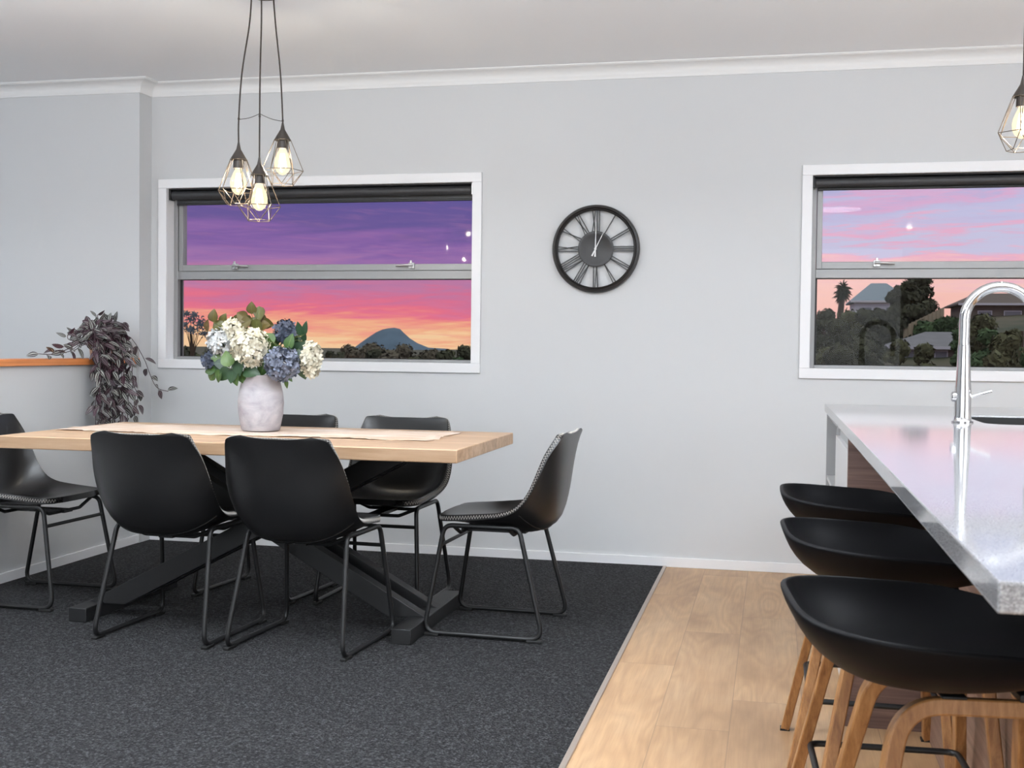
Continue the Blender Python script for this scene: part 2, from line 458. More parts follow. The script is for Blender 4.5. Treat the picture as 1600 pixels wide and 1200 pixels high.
wb = MB()
TH = 0.17
def wall_with_holes(mb, xa, xb, holes):
    x = xa
    for h in holes:
        mb.box(x, h[0], 0, TH, 0, H); mb.box(h[0], h[1], 0, TH, 0, h[2]); mb.box(h[0], h[1], 0, TH, h[3], H); x = h[1]
    mb.box(x, xb, 0, TH, 0, H)
holes = [(W['x0']+.03, W['x1']-.03, W['z0']+.03, W['z1']-.03) for W in (W1, W2)]
wall_with_holes(wb, -3.508, X1, holes)
struct(wb.build('wall_back', M['wall'], smooth=0))
# stairwell wall stands 0.13 nearer, its return makes the small step beside the window
struct(MB().box(X0, -3.508, -0.13, TH, -0.1, H).build('wall_stairwell', M['wall'], smooth=0))
struct(MB().box(X0-.1, X0, YR, TH, -0.1, H).build('wall_far_left', M['wall'], smooth=0))
struct(MB().box(X1, X1+.1, YR, TH, -0.1, H).build('wall_right', M['wall'], smooth=0))
struct(MB().box(X0, X1, YR-.1, YR, -0.1, H).build('wall_rear', M['wall'], smooth=0))
struct(MB().box(XH-.13, XH, -3.4, -0.13, 0, 1.02).build('wall_left', M['wall'], smooth=0))
struct(MB().box(XH-.155, XH+.022, -3.42, -0.13, 1.021, 1.055).build('trim_half_wall_cap', M['cap_wood'], bevel=.003))
# baseboards
struct(MB().box(XH, X1, -.012, 0, 0.0, .050).build('baseboard_back', M['trim'], bevel=.002))
struct(MB().box(XH, XH+.012, -3.4, -0.012, 0.0, .050).build('baseboard_left', M['trim'], bevel=.002))
# cove cornice
def cornice(name, a, b, inward, ea=0, eb=0):
    a = Vector(a); b = Vector(b); inward = Vector(inward); d = (b-a).normalized(); rows = []
    prof = [(0, .068), (.008, .068), (.011, .055)]
    for k in range(7):
        u = k/6*PI/2
        prof.append((.012+.062*(1-math.cos(u)), .054-.044*math.sin(u)))
    prof += [(.080, .009), (.084, .004), (.090, .004), (.090, 0)]
    for q, p, e in ((0, a, ea), (1, b, eb)):
        rows.append([p+inward*o+d*(o*e)+Vector((0, 0, H-z)) for o, z in prof])
    return struct(MB().grid(rows).build(name, M['cornice'], smooth=50))
cornice('trim_cornice_back', (-3.508, 0, 0), (X1, 0, 0), (0, -1, 0), 1, 0)
cornice('trim_cornice_stairwell', (X0, -.13, 0), (-3.508, -.13, 0), (0, -1, 0), 0, 1)
cornice('trim_cornice_return', (-3.508, -.13, 0), (-3.508, 0, 0), (1, 0, 0), -1, -1)

# ---- windows
def window(name, W, latches):
    w = bpy.data.objects.new(name, None); COL.objects.link(w); w['kind'] = 'structure'
    x0, x1, z0, z1 = W['x0'], W['x1'], W['z0'], W['z1']
    a = MB()
    for (xa, xb, za, zb) in ((x0, x1, z1-TW, z1), (x0, x1, z0, z0+TW), (x0, x0+TW, z0+TW, z1-TW), (x1-TW, x1, z0+TW, z1-TW)):
        a.box(xa, xb, -.014, .0, za, zb)
    a.build('architrave', M['trim'], w, bevel=.0025)
    i0, i1, k0, k1 = x0+TW, x1-TW, z0+TW, z1-TW
    rv = MB()
    rv.box(i0-.012, i0, 0, .085, k0, k1); rv.box(i1, i1+.012, 0, .085, k0, k1)
    rv.box(i0-.012, i1+.012, 0, .085, k1, k1+.012); rv.box(i0-.012, i1+.012, 0, .085, k0-.012, k0)
    rv.build('reveal', M['trim'], w, smooth=0)
    # aluminium outer frame
    fr = MB(); fy0, fy1 = .075, .15
    fr.box(i0, i0+.024, fy0, fy1, k0, k1); fr.box(i1-.010, i1, fy0, fy1, k0, k1)
    fr.box(i0+.024, i1-.010, fy0, fy1, k0, k0+.016); fr.box(i0+.024, i1-.010, fy0, fy1, k1-.03, k1)
    zm0, zm1 = 1.511, 1.557
    fr.box(i0+.024, i1-.010, fy0, fy1, zm0, zm1)
    fr.build('frame', M['alu'], w, bevel=.002)
    # awning sash above
    sa = MB(); s0, s1 = i0+.026, i1-.011; zs0, zs1 = 1.559, k1-.032
    sa.box(s0, s0+.028, .082, .13, zs0, zs1); sa.box(s1-.012, s1, .082, .13, zs0, zs1)
    sa.box(s0+.028, s1-.012, .082, .13, zs0, zs0+.036); sa.box(s0+.028, s1-.012, .082, .13, zs1-.028, zs1)
    sh = sa.build('sash', M['alu'], w, bevel=.002)
    g = MB().box(i0+.03, i1-.006, .118, .122, k0+.012, zm0+.006).build('pane', M['glass'], w, smooth=0)
    g2 = MB().box(s0+.022, s1-.006, .104, .108, zs0+.03, zs1-.02).build('pane', M['glass'], sh, smooth=0)
    gk = MB()
    for (xa, xb, za, zb) in ((i0+.024, i0+.034, k0+.016, zm0), (i1-.014, i1-.010, k0+.016, zm0), (i0+.034, i1-.014, k0+.016, k0+.019), (i0+.034, i1-.014, zm0-.003, zm0)):
        gk.box(xa, xb, .108, .117, za, zb)
    gk.build('gasket', M['gasket'], w, smooth=0)
    for lx, flip in latches:
        lt = MB(); z = zs0+.026
        lt.box(lx-.016, lx+.016, .066, .082, z-.016, z+.016)
        lt.box(lx-.006, lx+.006, .058, .066, z-.012, z+.028)
        lt.tube([(lx-.012*flip, .058, z+.003), (lx+.035*flip, .054, z+.002), (lx+.085*flip, .055, z-.002)], [.008, .0065, .006], 8)
        lt.build('latch', M['satin_steel'], sh, bevel=.0015)
    return w
window('window_1', W1, [(-3.02, 1), (-1.965, -1)])
window('window_2', W2, [(.50, 1), (1.66, -1)])

def blind(W, label, drop, r):
    i0, i1, k1 = W['x0']+TW, W['x1']-TW, W['z1']-TW
    b = thing('roller_blind', label, 'blind', (0, 0, 0), 0, 'roller blinds')
    xa, xb = i0+.016, i1-.016; zc = k1-.010-r
    MB().lathe([(.0, xa), (r, xa), (r, xb), (0, xb)], 24, (0, .038, zc), 'x').build('roller', M['blind'], b, smooth=40)
    f = MB(); f.box(xa+.012, xb-.004, .038+r-.003, .038+r-.001, zc-drop, zc)
    f.build('fabric', M['blind'], b, smooth=0)
    MB().box(xa+.012, xb-.004, .038+r-.008, .038+r+.004, zc-drop-.014, zc-drop).build('bottom_rail', M['gasket'], b, bevel=.003)
    for x in (i0, i1-.012):
        MB().box(x, x+.012, .012, .064, zc-.028, k1).build('bracket', M['satin_steel'] if x > i0 else M['gasket'], b, bevel=.002)
    MB().box(i0+.012, i1-.012, .010, .062, k1-.008, k1).build('head_rail', M['gasket'], b, bevel=.002)
    return b
blind(W1, 'rolled-up charcoal roller blind above the window behind the dining table', .040, .026)
blind(W2, 'rolled-up charcoal roller blind above the window behind the kitchen tap', .022, .024)

# ================================================================== WALL CLOCK
ck = thing('wall_clock', 'round black metal skeleton wall clock with roman numerals on grey wall', 'clock', (-.9245, 0, 1.661))
R = .2315
prof = [(R-.030, -.010), (R-.030, -.030), (R-.026, -.034), (R-.020, -.030), (R-.014, -.036), (R-.004, -.033), (R, -.024), (R, -.006), (R-.010, -.002), (R-.030, -.010)]
MB().lathe(prof, 72, axis='y').build('rim', M['clock'], ck, smooth=40)
MB().lathe([(0, -.022), (.076, -.022), (.086, -.026), (.094, -.024), (.094, -.014), (0, -.014)], 56, axis='y').build('center_disc', M['clock'], ck, smooth=40)
ri, ro = .088, .204
def bar2(mb, p, q, w):
    p = Vector((p[0], 0, p[1])); q = Vector((q[0], 0, q[1])); d = q-p; L = d.length; d.normalize()
    side = Vector((d.z, 0, -d.x))
    mb.obox((p+q)/2+Vector((0, -.018, 0)), d, Vector((0, 1, 0)), side, L/2, .002, w/2)
ROM = ['XII', 'I', 'II', 'III', 'IV', 'V', 'VI', 'VII', 'VIII', 'IX', 'X', 'XI']
CW = {'I': .0115, 'V': .021, 'X': .023}
for h, word in enumerate(ROM):
    mb = MB(); a = -h*PI/6
    ca, sa_ = math.cos(a), math.sin(a)
    def tr(x, r): return (x*ca - r*sa_, x*sa_ + r*ca)
    tot = sum(CW[c] for c in word); x = -tot/2
    for c in word:
        w = CW[c]; m_ = x+w/2
        if c == 'I': bar2(mb, tr(m_, ri), tr(m_, ro), .0058)
        if c == 'V':
            bar2(mb, tr(m_-w*.36, ro), tr(m_, ri), .0062); bar2(mb, tr(m_+w*.36, ro), tr(m_, ri), .0046)
        if c == 'X':
            bar2(mb, tr(m_-w*.36, ro), tr(m_+w*.36, ri), .0062); bar2(mb, tr(m_+w*.36, ro), tr(m_-w*.36, ri), .0046)
        x += w
    mb.build('numeral', M['clock'], ck, smooth=0)
def hand(name, ang, L, tail, w, y):
    mb = MB(); d = Vector((math.sin(ang), 0, math.cos(ang))); s_ = Vector((d.z, 0, -d.x))
    pts = []
    for yy in (y-.001, y+.001):
        o = Vector((0, yy, 0))
        pts += [o-d*tail-s_*w*.9, o-d*tail+s_*w*.9, o+s_*w*.55, o+d*L+s_*w*.25, o+d*L-s_*w*.25, o-s_*w*.55]
    mb.add(pts, [(0, 1, 2, 3, 4, 5), (11, 10, 9, 8, 7, 6)]+[(k, (k+1) % 6+0, (k+1) % 6+6, k+6) for k in range(6)])
    mb.build(name, M['clock_hand'], ck, smooth=0)
hand('minute_hand', math.radians(1), .142, .042, .0052, -.034)
hand('hour_hand', math.radians(26), .094, .042, .0046, -.030)
MB().lathe([(0, -.038), (.006, -.038), (.006, -.022), (0, -.022)], 16, axis='y').build('hub', M['clock_hand'], ck)

# ================================================================== DINING TABLE
TX0, TX1, TY0, TY1, TZ = -3.035, -1.122, -2.02, -1.078, .760
tb = thing('dining_table', 'long dining table with pale board top and crossed black steel base', 'table', ((TX0+TX1)/2, (TY0+TY1)/2, 0))
hx, hy = (TX1-TX0)/2, (TY1-TY0)/2
MB().box(-hx, hx, -hy, hy, TZ-.05, TZ).build('tabletop', M['table_wood'], tb, bevel=.004, seg=3)
cx, cy = tb.location.x, tb.location.y
FXR, FXL = -1.362-cx, -2.735-cx
for fx in (FXL, FXR):
    MB().box(fx-.04, fx+.04, -.372, .372, .004, .062).build('foot_bar', M['beam'], tb, bevel=.003)
def beam(x0, x1, y):
    a = Vector((x0, y, .03)); b = Vector((x1, y, TZ-.06)); d = (b-a).normalized()
    n = d.cross(Vector((0, 1, 0))).normalized()
    mb = MB(); hb = .041; hw = .029
    vs = []
    for z in (.055, TZ-.051):
        for sgn in (-1, 1):
            # points where the slanted edges meet the horizontal cut
            p0 = a + n*hb*sgn; t = (z-p0.z)/d.z; p = p0+d*t
            for yy in (-hw, hw): vs.append((p.x, y+yy, z))
    mb.add(vs, [(0, 1, 3, 2), (4, 6, 7, 5), (0, 4, 5, 1), (2, 3, 7, 6), (0, 2, 6, 4), (1, 5, 7, 3)])
    return mb.build('beam', M['beam'], tb, bevel=.003)
for y in (-.120, .048):
    beam(FXR, FXL+.165, y)
for y in (-.213, -.036):
    beam(FXL, FXR-.10, y)
for fx in (FXL+.17, FXR-.13):
    MB().box(fx-.06, fx+.06, -.30, .30, TZ-.058, TZ-.0505).build('top_plate', M['beam'], tb, bevel=.002)

# runner
rn = MB(); rows = []; rr = random.Random(3)
nx = 90; ny = 12
ra, rb_ = -3.0, -1.335
for i in range(nx+1):
    u = i/nx; row = []
    for j in range(ny+1):
        v = j/ny
        x = ra+(rb_-ra)*u; y = -1.69+.50*v + .012*math.sin(u*9+1)
        if j in (0, ny): y += rr.uniform(-.012, .012)*(1 if j else 1)
        if i in (0, nx): x += rr.uniform(-.02, .02)
        z = TZ+.0022+.0012*math.sin(u*40+v*7)+.0012*math.sin(v*23+u*11)
        if j == 0: z += rr.uniform(0, .003)
        if u > .97 and .25 < v < .4: z += .014*(1-abs(v-.325)/.075)
        row.append((x, y, z))
    rows.append(row)
tag(rn.grid(rows).build('table_runner', M['linen'], solid=.0016, smooth=60), 'pale frayed cloth runner laid along the middle of the dining table', 'runner')

# ================================================================== DINING CHAIRS
SC_C = [(.208, .462), (.13, .452), (.01, .430), (-.09, .416), (-.168, .418), (-.228, .448), (-.258, .535), (-.274, .65), (-.289, .76), (-.296, .800)]
SC_E = [(.200, .462), (.11, .468), (.01, .478), (-.07, .490), (-.132, .518), (-.180, .575), (-.215, .652), (-.244, .722), (-.279, .780), (-.293, .806)]
SC_W = [.203, .212, .221, .231, .240, .243, .238, .225, .209, .199]
def chair_pt(u, t, rc=.058):
    c = crom([(a, b, 0) for a, b in SC_C], t); e = crom([(a, b, 0) for a, b in SC_E], t); w = crom(SC_W, t)
    tot = .80; dist = min(t, 1-t)*tot
    r = rc if t > .5 else .06
    if dist < r: w = w-r+math.sqrt(max(0, r*r-(r-dist)**2))
    g = abs(u)**3.0
    p = c+(e-c)*g
    return Vector((w*u, p[0], p[1]))
def tvals(n):
    ts = [0, .004, .012, .025, .04, .06]
    ts += [.06+(.94-.06)*k/n for k in range(1, n)]
    return ts+[.94, .96, .975, .988, .996, 1]
def make_chair():
    ch = thing('dining_chair', '', 'chair', (0, 0, 0), 0, 'dining chairs')
    us = [-1, -.97, -.92]+[-.84+1.68*k/12 for k in range(13)]+[.92, .97, 1]
    rows = [[chair_pt(u, t) for u in us] for t in tvals(22)]
    sh = MB().grid(rows).build('seat_shell', M['leather'], ch, solid=.025, smooth=60)
    md = sh.modifiers.new('bev', 'BEVEL'); md.width = .006; md.segments = 3; md.limit_method = 'ANGLE'; md.angle_limit = math.radians(50)
    # zigzag stitching round the edge
    ts = tvals(60)
    per = [(-1, t) for t in ts]+[(u, 1) for u in [-.9+1.8*k/30 for k in range(31)]]+[(1, t) for t in reversed(ts)]
    loop = [chair_pt(u, t) for u, t in per]
    cen = [chair_pt(u*.93, min(max(t, .02), .98)) for u, t in per]
    # resample
    cum = [0]
    for i in range(1, len(loop)): cum.append(cum[-1]+(loop[i]-loop[i-1]).length)
    n = int(cum[-1]/.0058); path = []; k = 0
    for i in range(n+1):
        s = cum[-1]*i/n
        while k < len(loop)-2 and cum[k+1] < s: k += 1
        f = (s-cum[k])/max(1e-9, cum[k+1]-cum[k]); f = min(max(f, 0), 1)
        p = loop[k].lerp(loop[k+1], f); c = cen[k].lerp(cen[k+1], f)
        outw = (p-c)
        if outw.length < 1e-6: continue
        outw.normalize()
        tan = (loop[k+1]-loop[k]).normalized()
        nn = tan.cross(outw).normalized()
        path.append(p+outw*.0016+nn*(.007 if i % 2 else -.007))
    st_ = MB()
    for a, b in zip(path[:-1], path[1:]):
        if (b-a).length < .05: st_.tube([a, b], .0009, 4)
    st_.build('stitching', M['stitch'], sh, smooth=0)
    # piped seam low on the back of the shell
    seam = []
    for k in range(25):
        u = -.93+1.86*k/24; t = .505-.075*u*u
        p = chair_pt(u, t); p1 = chair_pt(u, t+.01); du = (chair_pt(u+.01, t)-p)
        nn = (p1-p).cross(du).normalized()
        if nn.y > 0: nn = -nn
        if nn.z > 0.2 and abs(nn.y) < .3: nn = -nn
        seam.append(p+nn*.0125)
    MB().tube(seam, .0028, 6).build('seam', M['leather'], sh)
    r = .0095
    for s in (-1, 1):
        pts = [(s*.236, .238, r+.008), (s*.202, .168, .436), (s*.202, -.135, .436), (s*.236, -.242, r+.008)]
        path = fillet(pts, [.045, .04, .04, .045], 7, True)
        MB().tube(path, r, 10, True).build('sled_leg', M['black_metal'], ch, smooth=60)
        for y in (.205, -.208):
            MB().box(s*.236-.012, s*.236+.012, y-.03, y+.03, .004, .016).build('foot_cap', M['rubber'], ch, bevel=.003)
    f = (.357-.0175)/(.436-.0175)
    xs = .236-.034*f
    MB().tube([(-xs, .238-.07*f, .357), (xs, .238-.07*f, .357)], .0075, 8).build('stretcher', M['black_metal'], ch)
    br = MB()
    for y in (.13, -.09):
        br.tube(fillet([(-.202, y, .434), (-.11, y, .396), (.11, y, .396), (.202, y, .434)], .04, 5), .0075, 8)
    br.box(-.03, .03, -.12, .15, .390, .404)
    br.build('under_seat_brace', M['black_metal'], ch)
    return ch
ch0 = make_chair()
def rot_face(fx, fy): return math.atan2(-fx, fy)     # local +y -> world (fx, fy)
CHAIRS = [
    ((-2.262, -1.935), rot_face(.055, 1), 'black leather chair seen from behind, at the table side by the left steel foot'),
    ((-1.704, -1.955), rot_face(.075, 1), 'black leather chair seen from behind, directly in front of the vase'),
    ((-1.078, -1.524), rot_face(-1, .03), 'black leather chair in profile at the table end nearest the clock'),
    ((-3.168, -1.548), rot_face(1, -.02), 'black leather chair at the table end beside the half wall, cut by the frame'),
    ((-1.694, -1.140), rot_face(-.02, -1), 'black leather chair facing out between table and wall, under the window corner nearest the clock'),
    ((-2.262, -1.148), rot_face(-.10, -1), 'black leather chair on the wall side of the table, mostly hidden by the vase'),
]
for i, ((x, y), rz, lb) in enumerate(CHAIRS):
    if i == 0: ch0.location = (x, y, 0); ch0.rotation_euler = (0, 0, rz); ch0['label'] = lb
    else: dup(ch0, (x, y, 0), rz, lb)

# ================================================================== ISLAND BENCH
IX0, IX1, IY0, IY1, IZ = .2165, 1.22, -4.92, -.934, .910
isl = thing('kitchen_island', 'kitchen island cabinet with white shelf niche and brown woodgrain panels', 'cabinet', (0, 0, 0))
zt = IZ-.032
e = .022
MB().box(IX0+.01, IX1-.04, IY1-.018-.004, IY1-.004, 0, zt-.001).build('end_panel', M['melamine_shade'], isl, bevel=.001)
nb = MB()
nb.box(IX0+.01, IX0+.30, -1.768, -1.752, 0, zt-.001)       # divider
nb.box(IX0+.29, IX0+.302, -1.752, IY1-.022, 0, zt-.001)    # niche back
nb.box(IX0+.01, IX0+.29, -1.752, IY1-.022, zt-.017, zt-.001)
nb.box(IX0+.01, IX0+.29, -1.752, IY1-.022, .08, .098)
nb.build('niche', M['melamine_shade'], isl, smooth=0)
MB().box(IX0+.014, IX0+.29, -1.751, IY1-.023, .588, .606).build('shelf', M['melamine'], isl, bevel=.001)
MB().lathe([(0, 0), (.0035, 0), (.0035, .002), (0, .002)], 10, (IX0+.135, IY1-.0245, .648), 'y').build('shelf_pin', M['gasket'], isl)
dr = MB().box(IX0+.006, IX0+.024, -2.462, -1.772, .09, zt-.045).build('door', M['melamine'], isl, bevel=.0015)
MB().box(IX0+.020, IX0+.05, -2.462, -1.772, zt-.045, zt-.001).build('finger_recess', M['satin_steel'], isl, smooth=0)
MB().box(IX0+.03, IX1-.04, -2.462, -1.772, 0, zt-.05).build('cupboard', M['melamine'], isl, smooth=0)
MB().box(IX0+.006, IX0+.27, -2.482, -2.4625, 0, zt-.001).build('side_panel', M['walnut'], isl, bevel=.001)
MB().box(.462, .482, -4.86, -2.483, 0, zt-.001).build('back_panel', M['walnut_y'], isl, bevel=.001)
MB().box(.483, IX1-.04, -4.86, -2.483, 0, zt-.25).build('carcass', M['melamine'], isl, smooth=0)

# worktop with a rounded sink cut-out
SX0, SX1, SY0, SY1 = .664, 1.12, -2.20, -1.655
def rrect(x0, x1, y0, y1, r, n=6):
    out = []
    for cx_, cy_, a0 in ((x1-r, y1-r, 0), (x0+r, y1-r, PI/2), (x0+r, y0+r, PI), (x1-r, y0+r, 1.5*PI)):
        for k in range(n+1):
            a = a0+PI/2*k/n; out.append((cx_+r*math.cos(a), cy_+r*math.sin(a)))
    return out
def slab_with_hole(name, outer, inner, z0, z1, m, **kw):
    bm = bmesh.new()
    loops = []
    for ring in (outer, inner):
        vs = [bm.verts.new((x, y, z1)) for x, y in ring]
        es = [bm.edges.new((vs[i], vs[(i+1) % len(vs)])) for i in range(len(vs))]
        loops.append((vs, es))
    bmesh.ops.triangle_fill(bm, edges=[e_ for l in loops for e_ in l[1]], use_beauty=True)
    bmesh.ops.dissolve_limit(bm, angle_limit=.01, verts=bm.verts, edges=bm.edges)
    top = list(bm.faces)
    r_ = bmesh.ops.extrude_face_region(bm, geom=top)
    vs = [g for g in r_['geom'] if isinstance(g, bmesh.types.BMVert)]
    bmesh.ops.translate(bm, verts=vs, vec=(0, 0, z0-z1))
    bmesh.ops.recalc_face_normals(bm, faces=bm.faces)
    me = bpy.data.meshes.new(name); bm.to_mesh(me); bm.free(); me.materials.append(m)
    o = bpy.data.objects.new(name, me); COL.objects.link(o)
    md = o.modifiers.new('bev', 'BEVEL'); md.width = .003; md.segments = 3; md.limit_method = 'ANGLE'; md.angle_limit = math.radians(40)
    for p in me.polygons: p.use_smooth = True
    me.set_sharp_from_angle(angle=math.radians(35))
    return o
wt = slab_with_hole('worktop', [(IX0, IY0), (IX1, IY0), (IX1, IY1), (IX0, IY1)], rrect(SX0, SX1, SY0, SY1, .07), IZ-.032, IZ, M['stone'])
tag(wt, 'long polished grey stone worktop on the kitchen island', 'worktop')
# undermount sink
sk = thing('kitchen_sink', 'stainless undermount sink set in the island worktop', 'sink', (0, 0, 0))
ring = rrect(SX0-.006, SX1+.006, SY0-.006, SY1+.006, .072); rb2 = rrect(SX0+.01, SX1-.01, SY0+.01, SY1-.01, .06)
rows = [[(x, y, IZ-.0335) for x, y in rrect(SX0-.02, SX1+.02, SY0-.02, SY1+.02, .08)], [(x, y, IZ-.0335) for x, y in ring], [(x, y, IZ-.20) for x, y in rb2], [(x*.9+.1*(SX0+SX1)/2, y*.9+.1*(SY0+SY1)/2, IZ-.215) for x, y in rb2]]
rows = [r_+[r_[0]] for r_ in rows]
bw = MB().grid(rows); nbw = len(rows[-1]); bw.add(rows[-1][:-1], [tuple(range(nbw-1))])
bw.build('bowl', M['sink'], sk, smooth=50, solid=.0015)
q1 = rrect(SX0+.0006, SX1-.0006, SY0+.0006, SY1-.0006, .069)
MB().grid([[(x, y, IZ-.006) for x, y in q1+q1[:1]], [(x, y, IZ-.034) for x, y in q1+q1[:1]]]).build('edge_shade', M['sink_edge_shade'], sk, smooth=50)  # shade of the stone's inner edge, put in as a black strip
MB().lathe([(0, .004), (.035, .004), (.042, 0), (0, 0)], 24, ((SX0+SX1)/2, (SY0+SY1)/2, IZ-.213)).build('waste', M['chrome'], sk)
# tap
TPX, TPY = .597, -2.131
tp = thing('kitchen_tap', 'tall chrome gooseneck mixer tap beside the sink', 'tap', (TPX, TPY, IZ))
MB().lathe([(0, 0), (.030, 0), (.031, .004), (.028, .008), (.0265, .02), (.0255, .10), (.0215, .17), (.0188, .245), (.0182, .25), (.0182, .25), (0, .25)], 36).build('body', M['chrome'], tp, smooth=50)
arc = [(0, 0, .245), (0, 0, .29), (0, 0, .325)]
ra_ = .106
for k in range(1, 25):
    a = PI-PI*k/24*1.03
    arc.append((ra_+ra_*math.cos(a), 0, .331+ra_*math.sin(a)))
arc.append((2*ra_-.005, 0, .27))
MB().tube(arc, .0172, 20).build('spout', M['chrome'], tp, smooth=60)
MB().tube([(2*ra_-.005, 0, .272), (2*ra_-.008, 0, .20)], [.0185, .0165], 20).build('spray_head', M['chrome'], tp, smooth=60)
MB().lathe([(0, -.036), (.012, -.036), (.0165, -.032), (.0165, .0), (0, 0)], 20, (0, 0, .083), 'x').build('valve_knob', M['chrome'], tp)
hd = MB().tube([(.022, -.004, .083), (.045, -.008, .092), (.085, -.012, .104)], [.006, .0048, .0055], 10)
hd.build('lever', M['chrome'], tp)
MB().lathe([(.0265, .0), (.034, 0), (.034, .004), (.0265, .004)], 30, (0, 0, .0005)).build('base_ring', M['chrome'], tp)

# ================================================================== BAR STOOLS
def make_stool():
    s = thing('bar_stool', '', 'stool', (0, 0, 0), 0, 'bar stools along the island')
    # local +x faces the island
    n = 56; rows = []
    def rim(th):
        c, sn = math.cos(th), math.sin(th)
        a = .226; b = .248
        ex = 2.25 + 1.1*max(0, -c)**.5
        rr_ = (abs(c/a)**ex+abs(sn/b)**ex)**(-1/ex)
        k = (1-c)/2
        z = .696 + .037*math.sin(PI/2*min(1, k/.52))**1.3 + .024*max(0, (k-.45)/.55)**1.6
        return rr_*c, rr_*sn, z
    tt = [0, .12, .25, .38, .5, .6, .7, .78, .85, .91, .96, 1.0]
    for t in tt:
        row = []
        for k in range(n+1):
            th = 2*PI*k/n; x, y, z = rim(th)
            # deep bowl: flat floor, walls turning up steeply to the rim
            ph = math.radians(79)*t
            pl = math.sin(ph)/math.sin(math.radians(79))
            zf = (1-math.cos(ph))/(1-math.cos(math.radians(79)))
            z0_ = .640+.10*max(0, x*pl+.02)*(1-.3*t)
            zz = z0_+(z-z0_)*zf**1.25
            row.append((x*pl, y*pl, zz))
        rows.append(row)
    shell = MB().grid(rows).build('seat_shell', M['stool_plastic'], s, solid=.010, smooth=60, merge=.0004)
    md = shell.modifiers.new('bev', 'BEVEL'); md.width = .0035; md.segments = 3; md.limit_method = 'ANGLE'; md.angle_limit = math.radians(50)
    for sg in (-1, 1):
        pts = [(-.200, sg*.258, .003), (-.072, sg*.098, .619), (.160, sg*.098, .619), (.204, sg*.258, .003)]
        path = fillet(pts, [0, .075, .075, 0], 10)
        mb = MB()
        # section: a in the plane of the frame, b across it
        mb.up = Vector((-1, 0, .3)).normalized()
        sec = [(-.0125, -.015), (.0125, -.015), (.0125, .015), (-.0125, .015)]
        mb.tube(path, 1.0, section=sec)
        lg = mb.build('bentwood_leg', M['leg_wood'], s, bevel=.003, smooth=40)
        for ex in (-1, 1):
            MB().box(ex*.2005-.014, ex*.2005+.014, sg*.258-.016, sg*.258+.016, 0, .006).build('glide', M['rubber'], lg, smooth=0)
    br = MB()
    for x in (.0, .108):
        br.box(x-.018, x+.018, -.112, .112, .6318, .637+.06*x)
        br.box(x-.016, x+.016, -.075, .075, .634, .640+.09*x)
    br.build('seat_bracket', M['black_metal'], s, bevel=.002)
    z = .222; f = z/.619
    fb = .200-.128*f-.008; fx = .204-.044*f-.008; fy = .258-.160*f-.012
    ring_ = fillet([(-fb, -fy, z), (fx, -fy, z), (fx, fy, z), (-fb, fy, z)], .028, 6, True)
    MB().tube(ring_, .0075, 10, True).build('footrest', M['black_metal'], s, smooth=60)
    return s
stl = make_stool()
SY = [(-4.245, 'black bowl-seat bar stool at the camera end of the island row'), (-3.525, 'black bowl-seat bar stool in the middle of the three along the island'), (-2.815, 'black bowl-seat bar stool beside the white shelf end of the island')]
for i, (y, lb) in enumerate(SY):
    rz = (.10, .05, .0)[i]
    if i == 0: stl.location = (.252, y, 0); stl.rotation_euler = (0, 0, rz); stl['label'] = lb
    else: dup(stl, (.252, y, 0), rz, lb)

# ================================================================== PENDANT LIGHTS
BULBS = []
def lamp(parent, pos, rz):
    """wire diamond shade hanging at pos (top of its cone), child of the fixture"""
    x, y, z = pos
    con = [(.004, .012), (.006, 0), (.010, -.018), (.036, -.062), (.034, -.064), (.022, -.064), (.0225, -.098), (0, -.098)]
    N = 6
    cg = MB(); w = .0015
    top = [Vector((.034*math.cos(rz+2*PI*k/N), .034*math.sin(rz+2*PI*k/N), -.060)) for k in range(N)]
    mid = [Vector((.0875*math.cos(rz+2*PI*k/N), .0875*math.sin(rz+2*PI*k/N), -.192)) for k in range(N)]
    bot = [Vector((.050*math.cos(rz+2*PI*(k+.5)/N), .050*math.sin(rz+2*PI*(k+.5)/N), -.252)) for k in range(N)]
    L = Vector(pos)
    for k in range(N):
        j = (k+1) % N
        tA = Vector((.034*math.cos(rz+2*PI*k/N+.18), .034*math.sin(rz+2*PI*k/N+.18), -.060))
        tB = Vector((.034*math.cos(rz+2*PI*k/N-.18), .034*math.sin(rz+2*PI*k/N-.18), -.060))
        for a, b in ((tA, mid[k]), (tB, mid[k]), (mid[k], mid[j]), (mid[k], bot[k]), (mid[j], bot[k]), (bot[k], bot[j])):
            cg.tube([L+a, L+b], w, 5)
    cage = cg.build('wire_shade', M['cage'], parent, smooth=40)
    MB().lathe(con, 24, pos).build('socket', M['canopy'], cage, smooth=40)
    b = MB().lathe([(.0135, -.098), (.016, -.106), (.023, -.120), (.031, -.140), (.0345, -.158), (.033, -.178), (.025, -.196), (.012, -.208), (.0005, -.211)], 24, pos)
    b.build('bulb', M['bulb'], cage, smooth=60)
    fm = MB()
    for k in range(6):
        a = 2*PI*k/6; c, s = math.cos(a), math.sin(a)
        fm.tube([L+Vector((.008*c, .008*s, -.120)), L+Vector((.017*c, .017*s, -.178))], .0030, 6)
    fm.build('filament', M['filament'], cage)
    BULBS.append(Vector(pos)+Vector((0, 0, -.155))+parent.location)

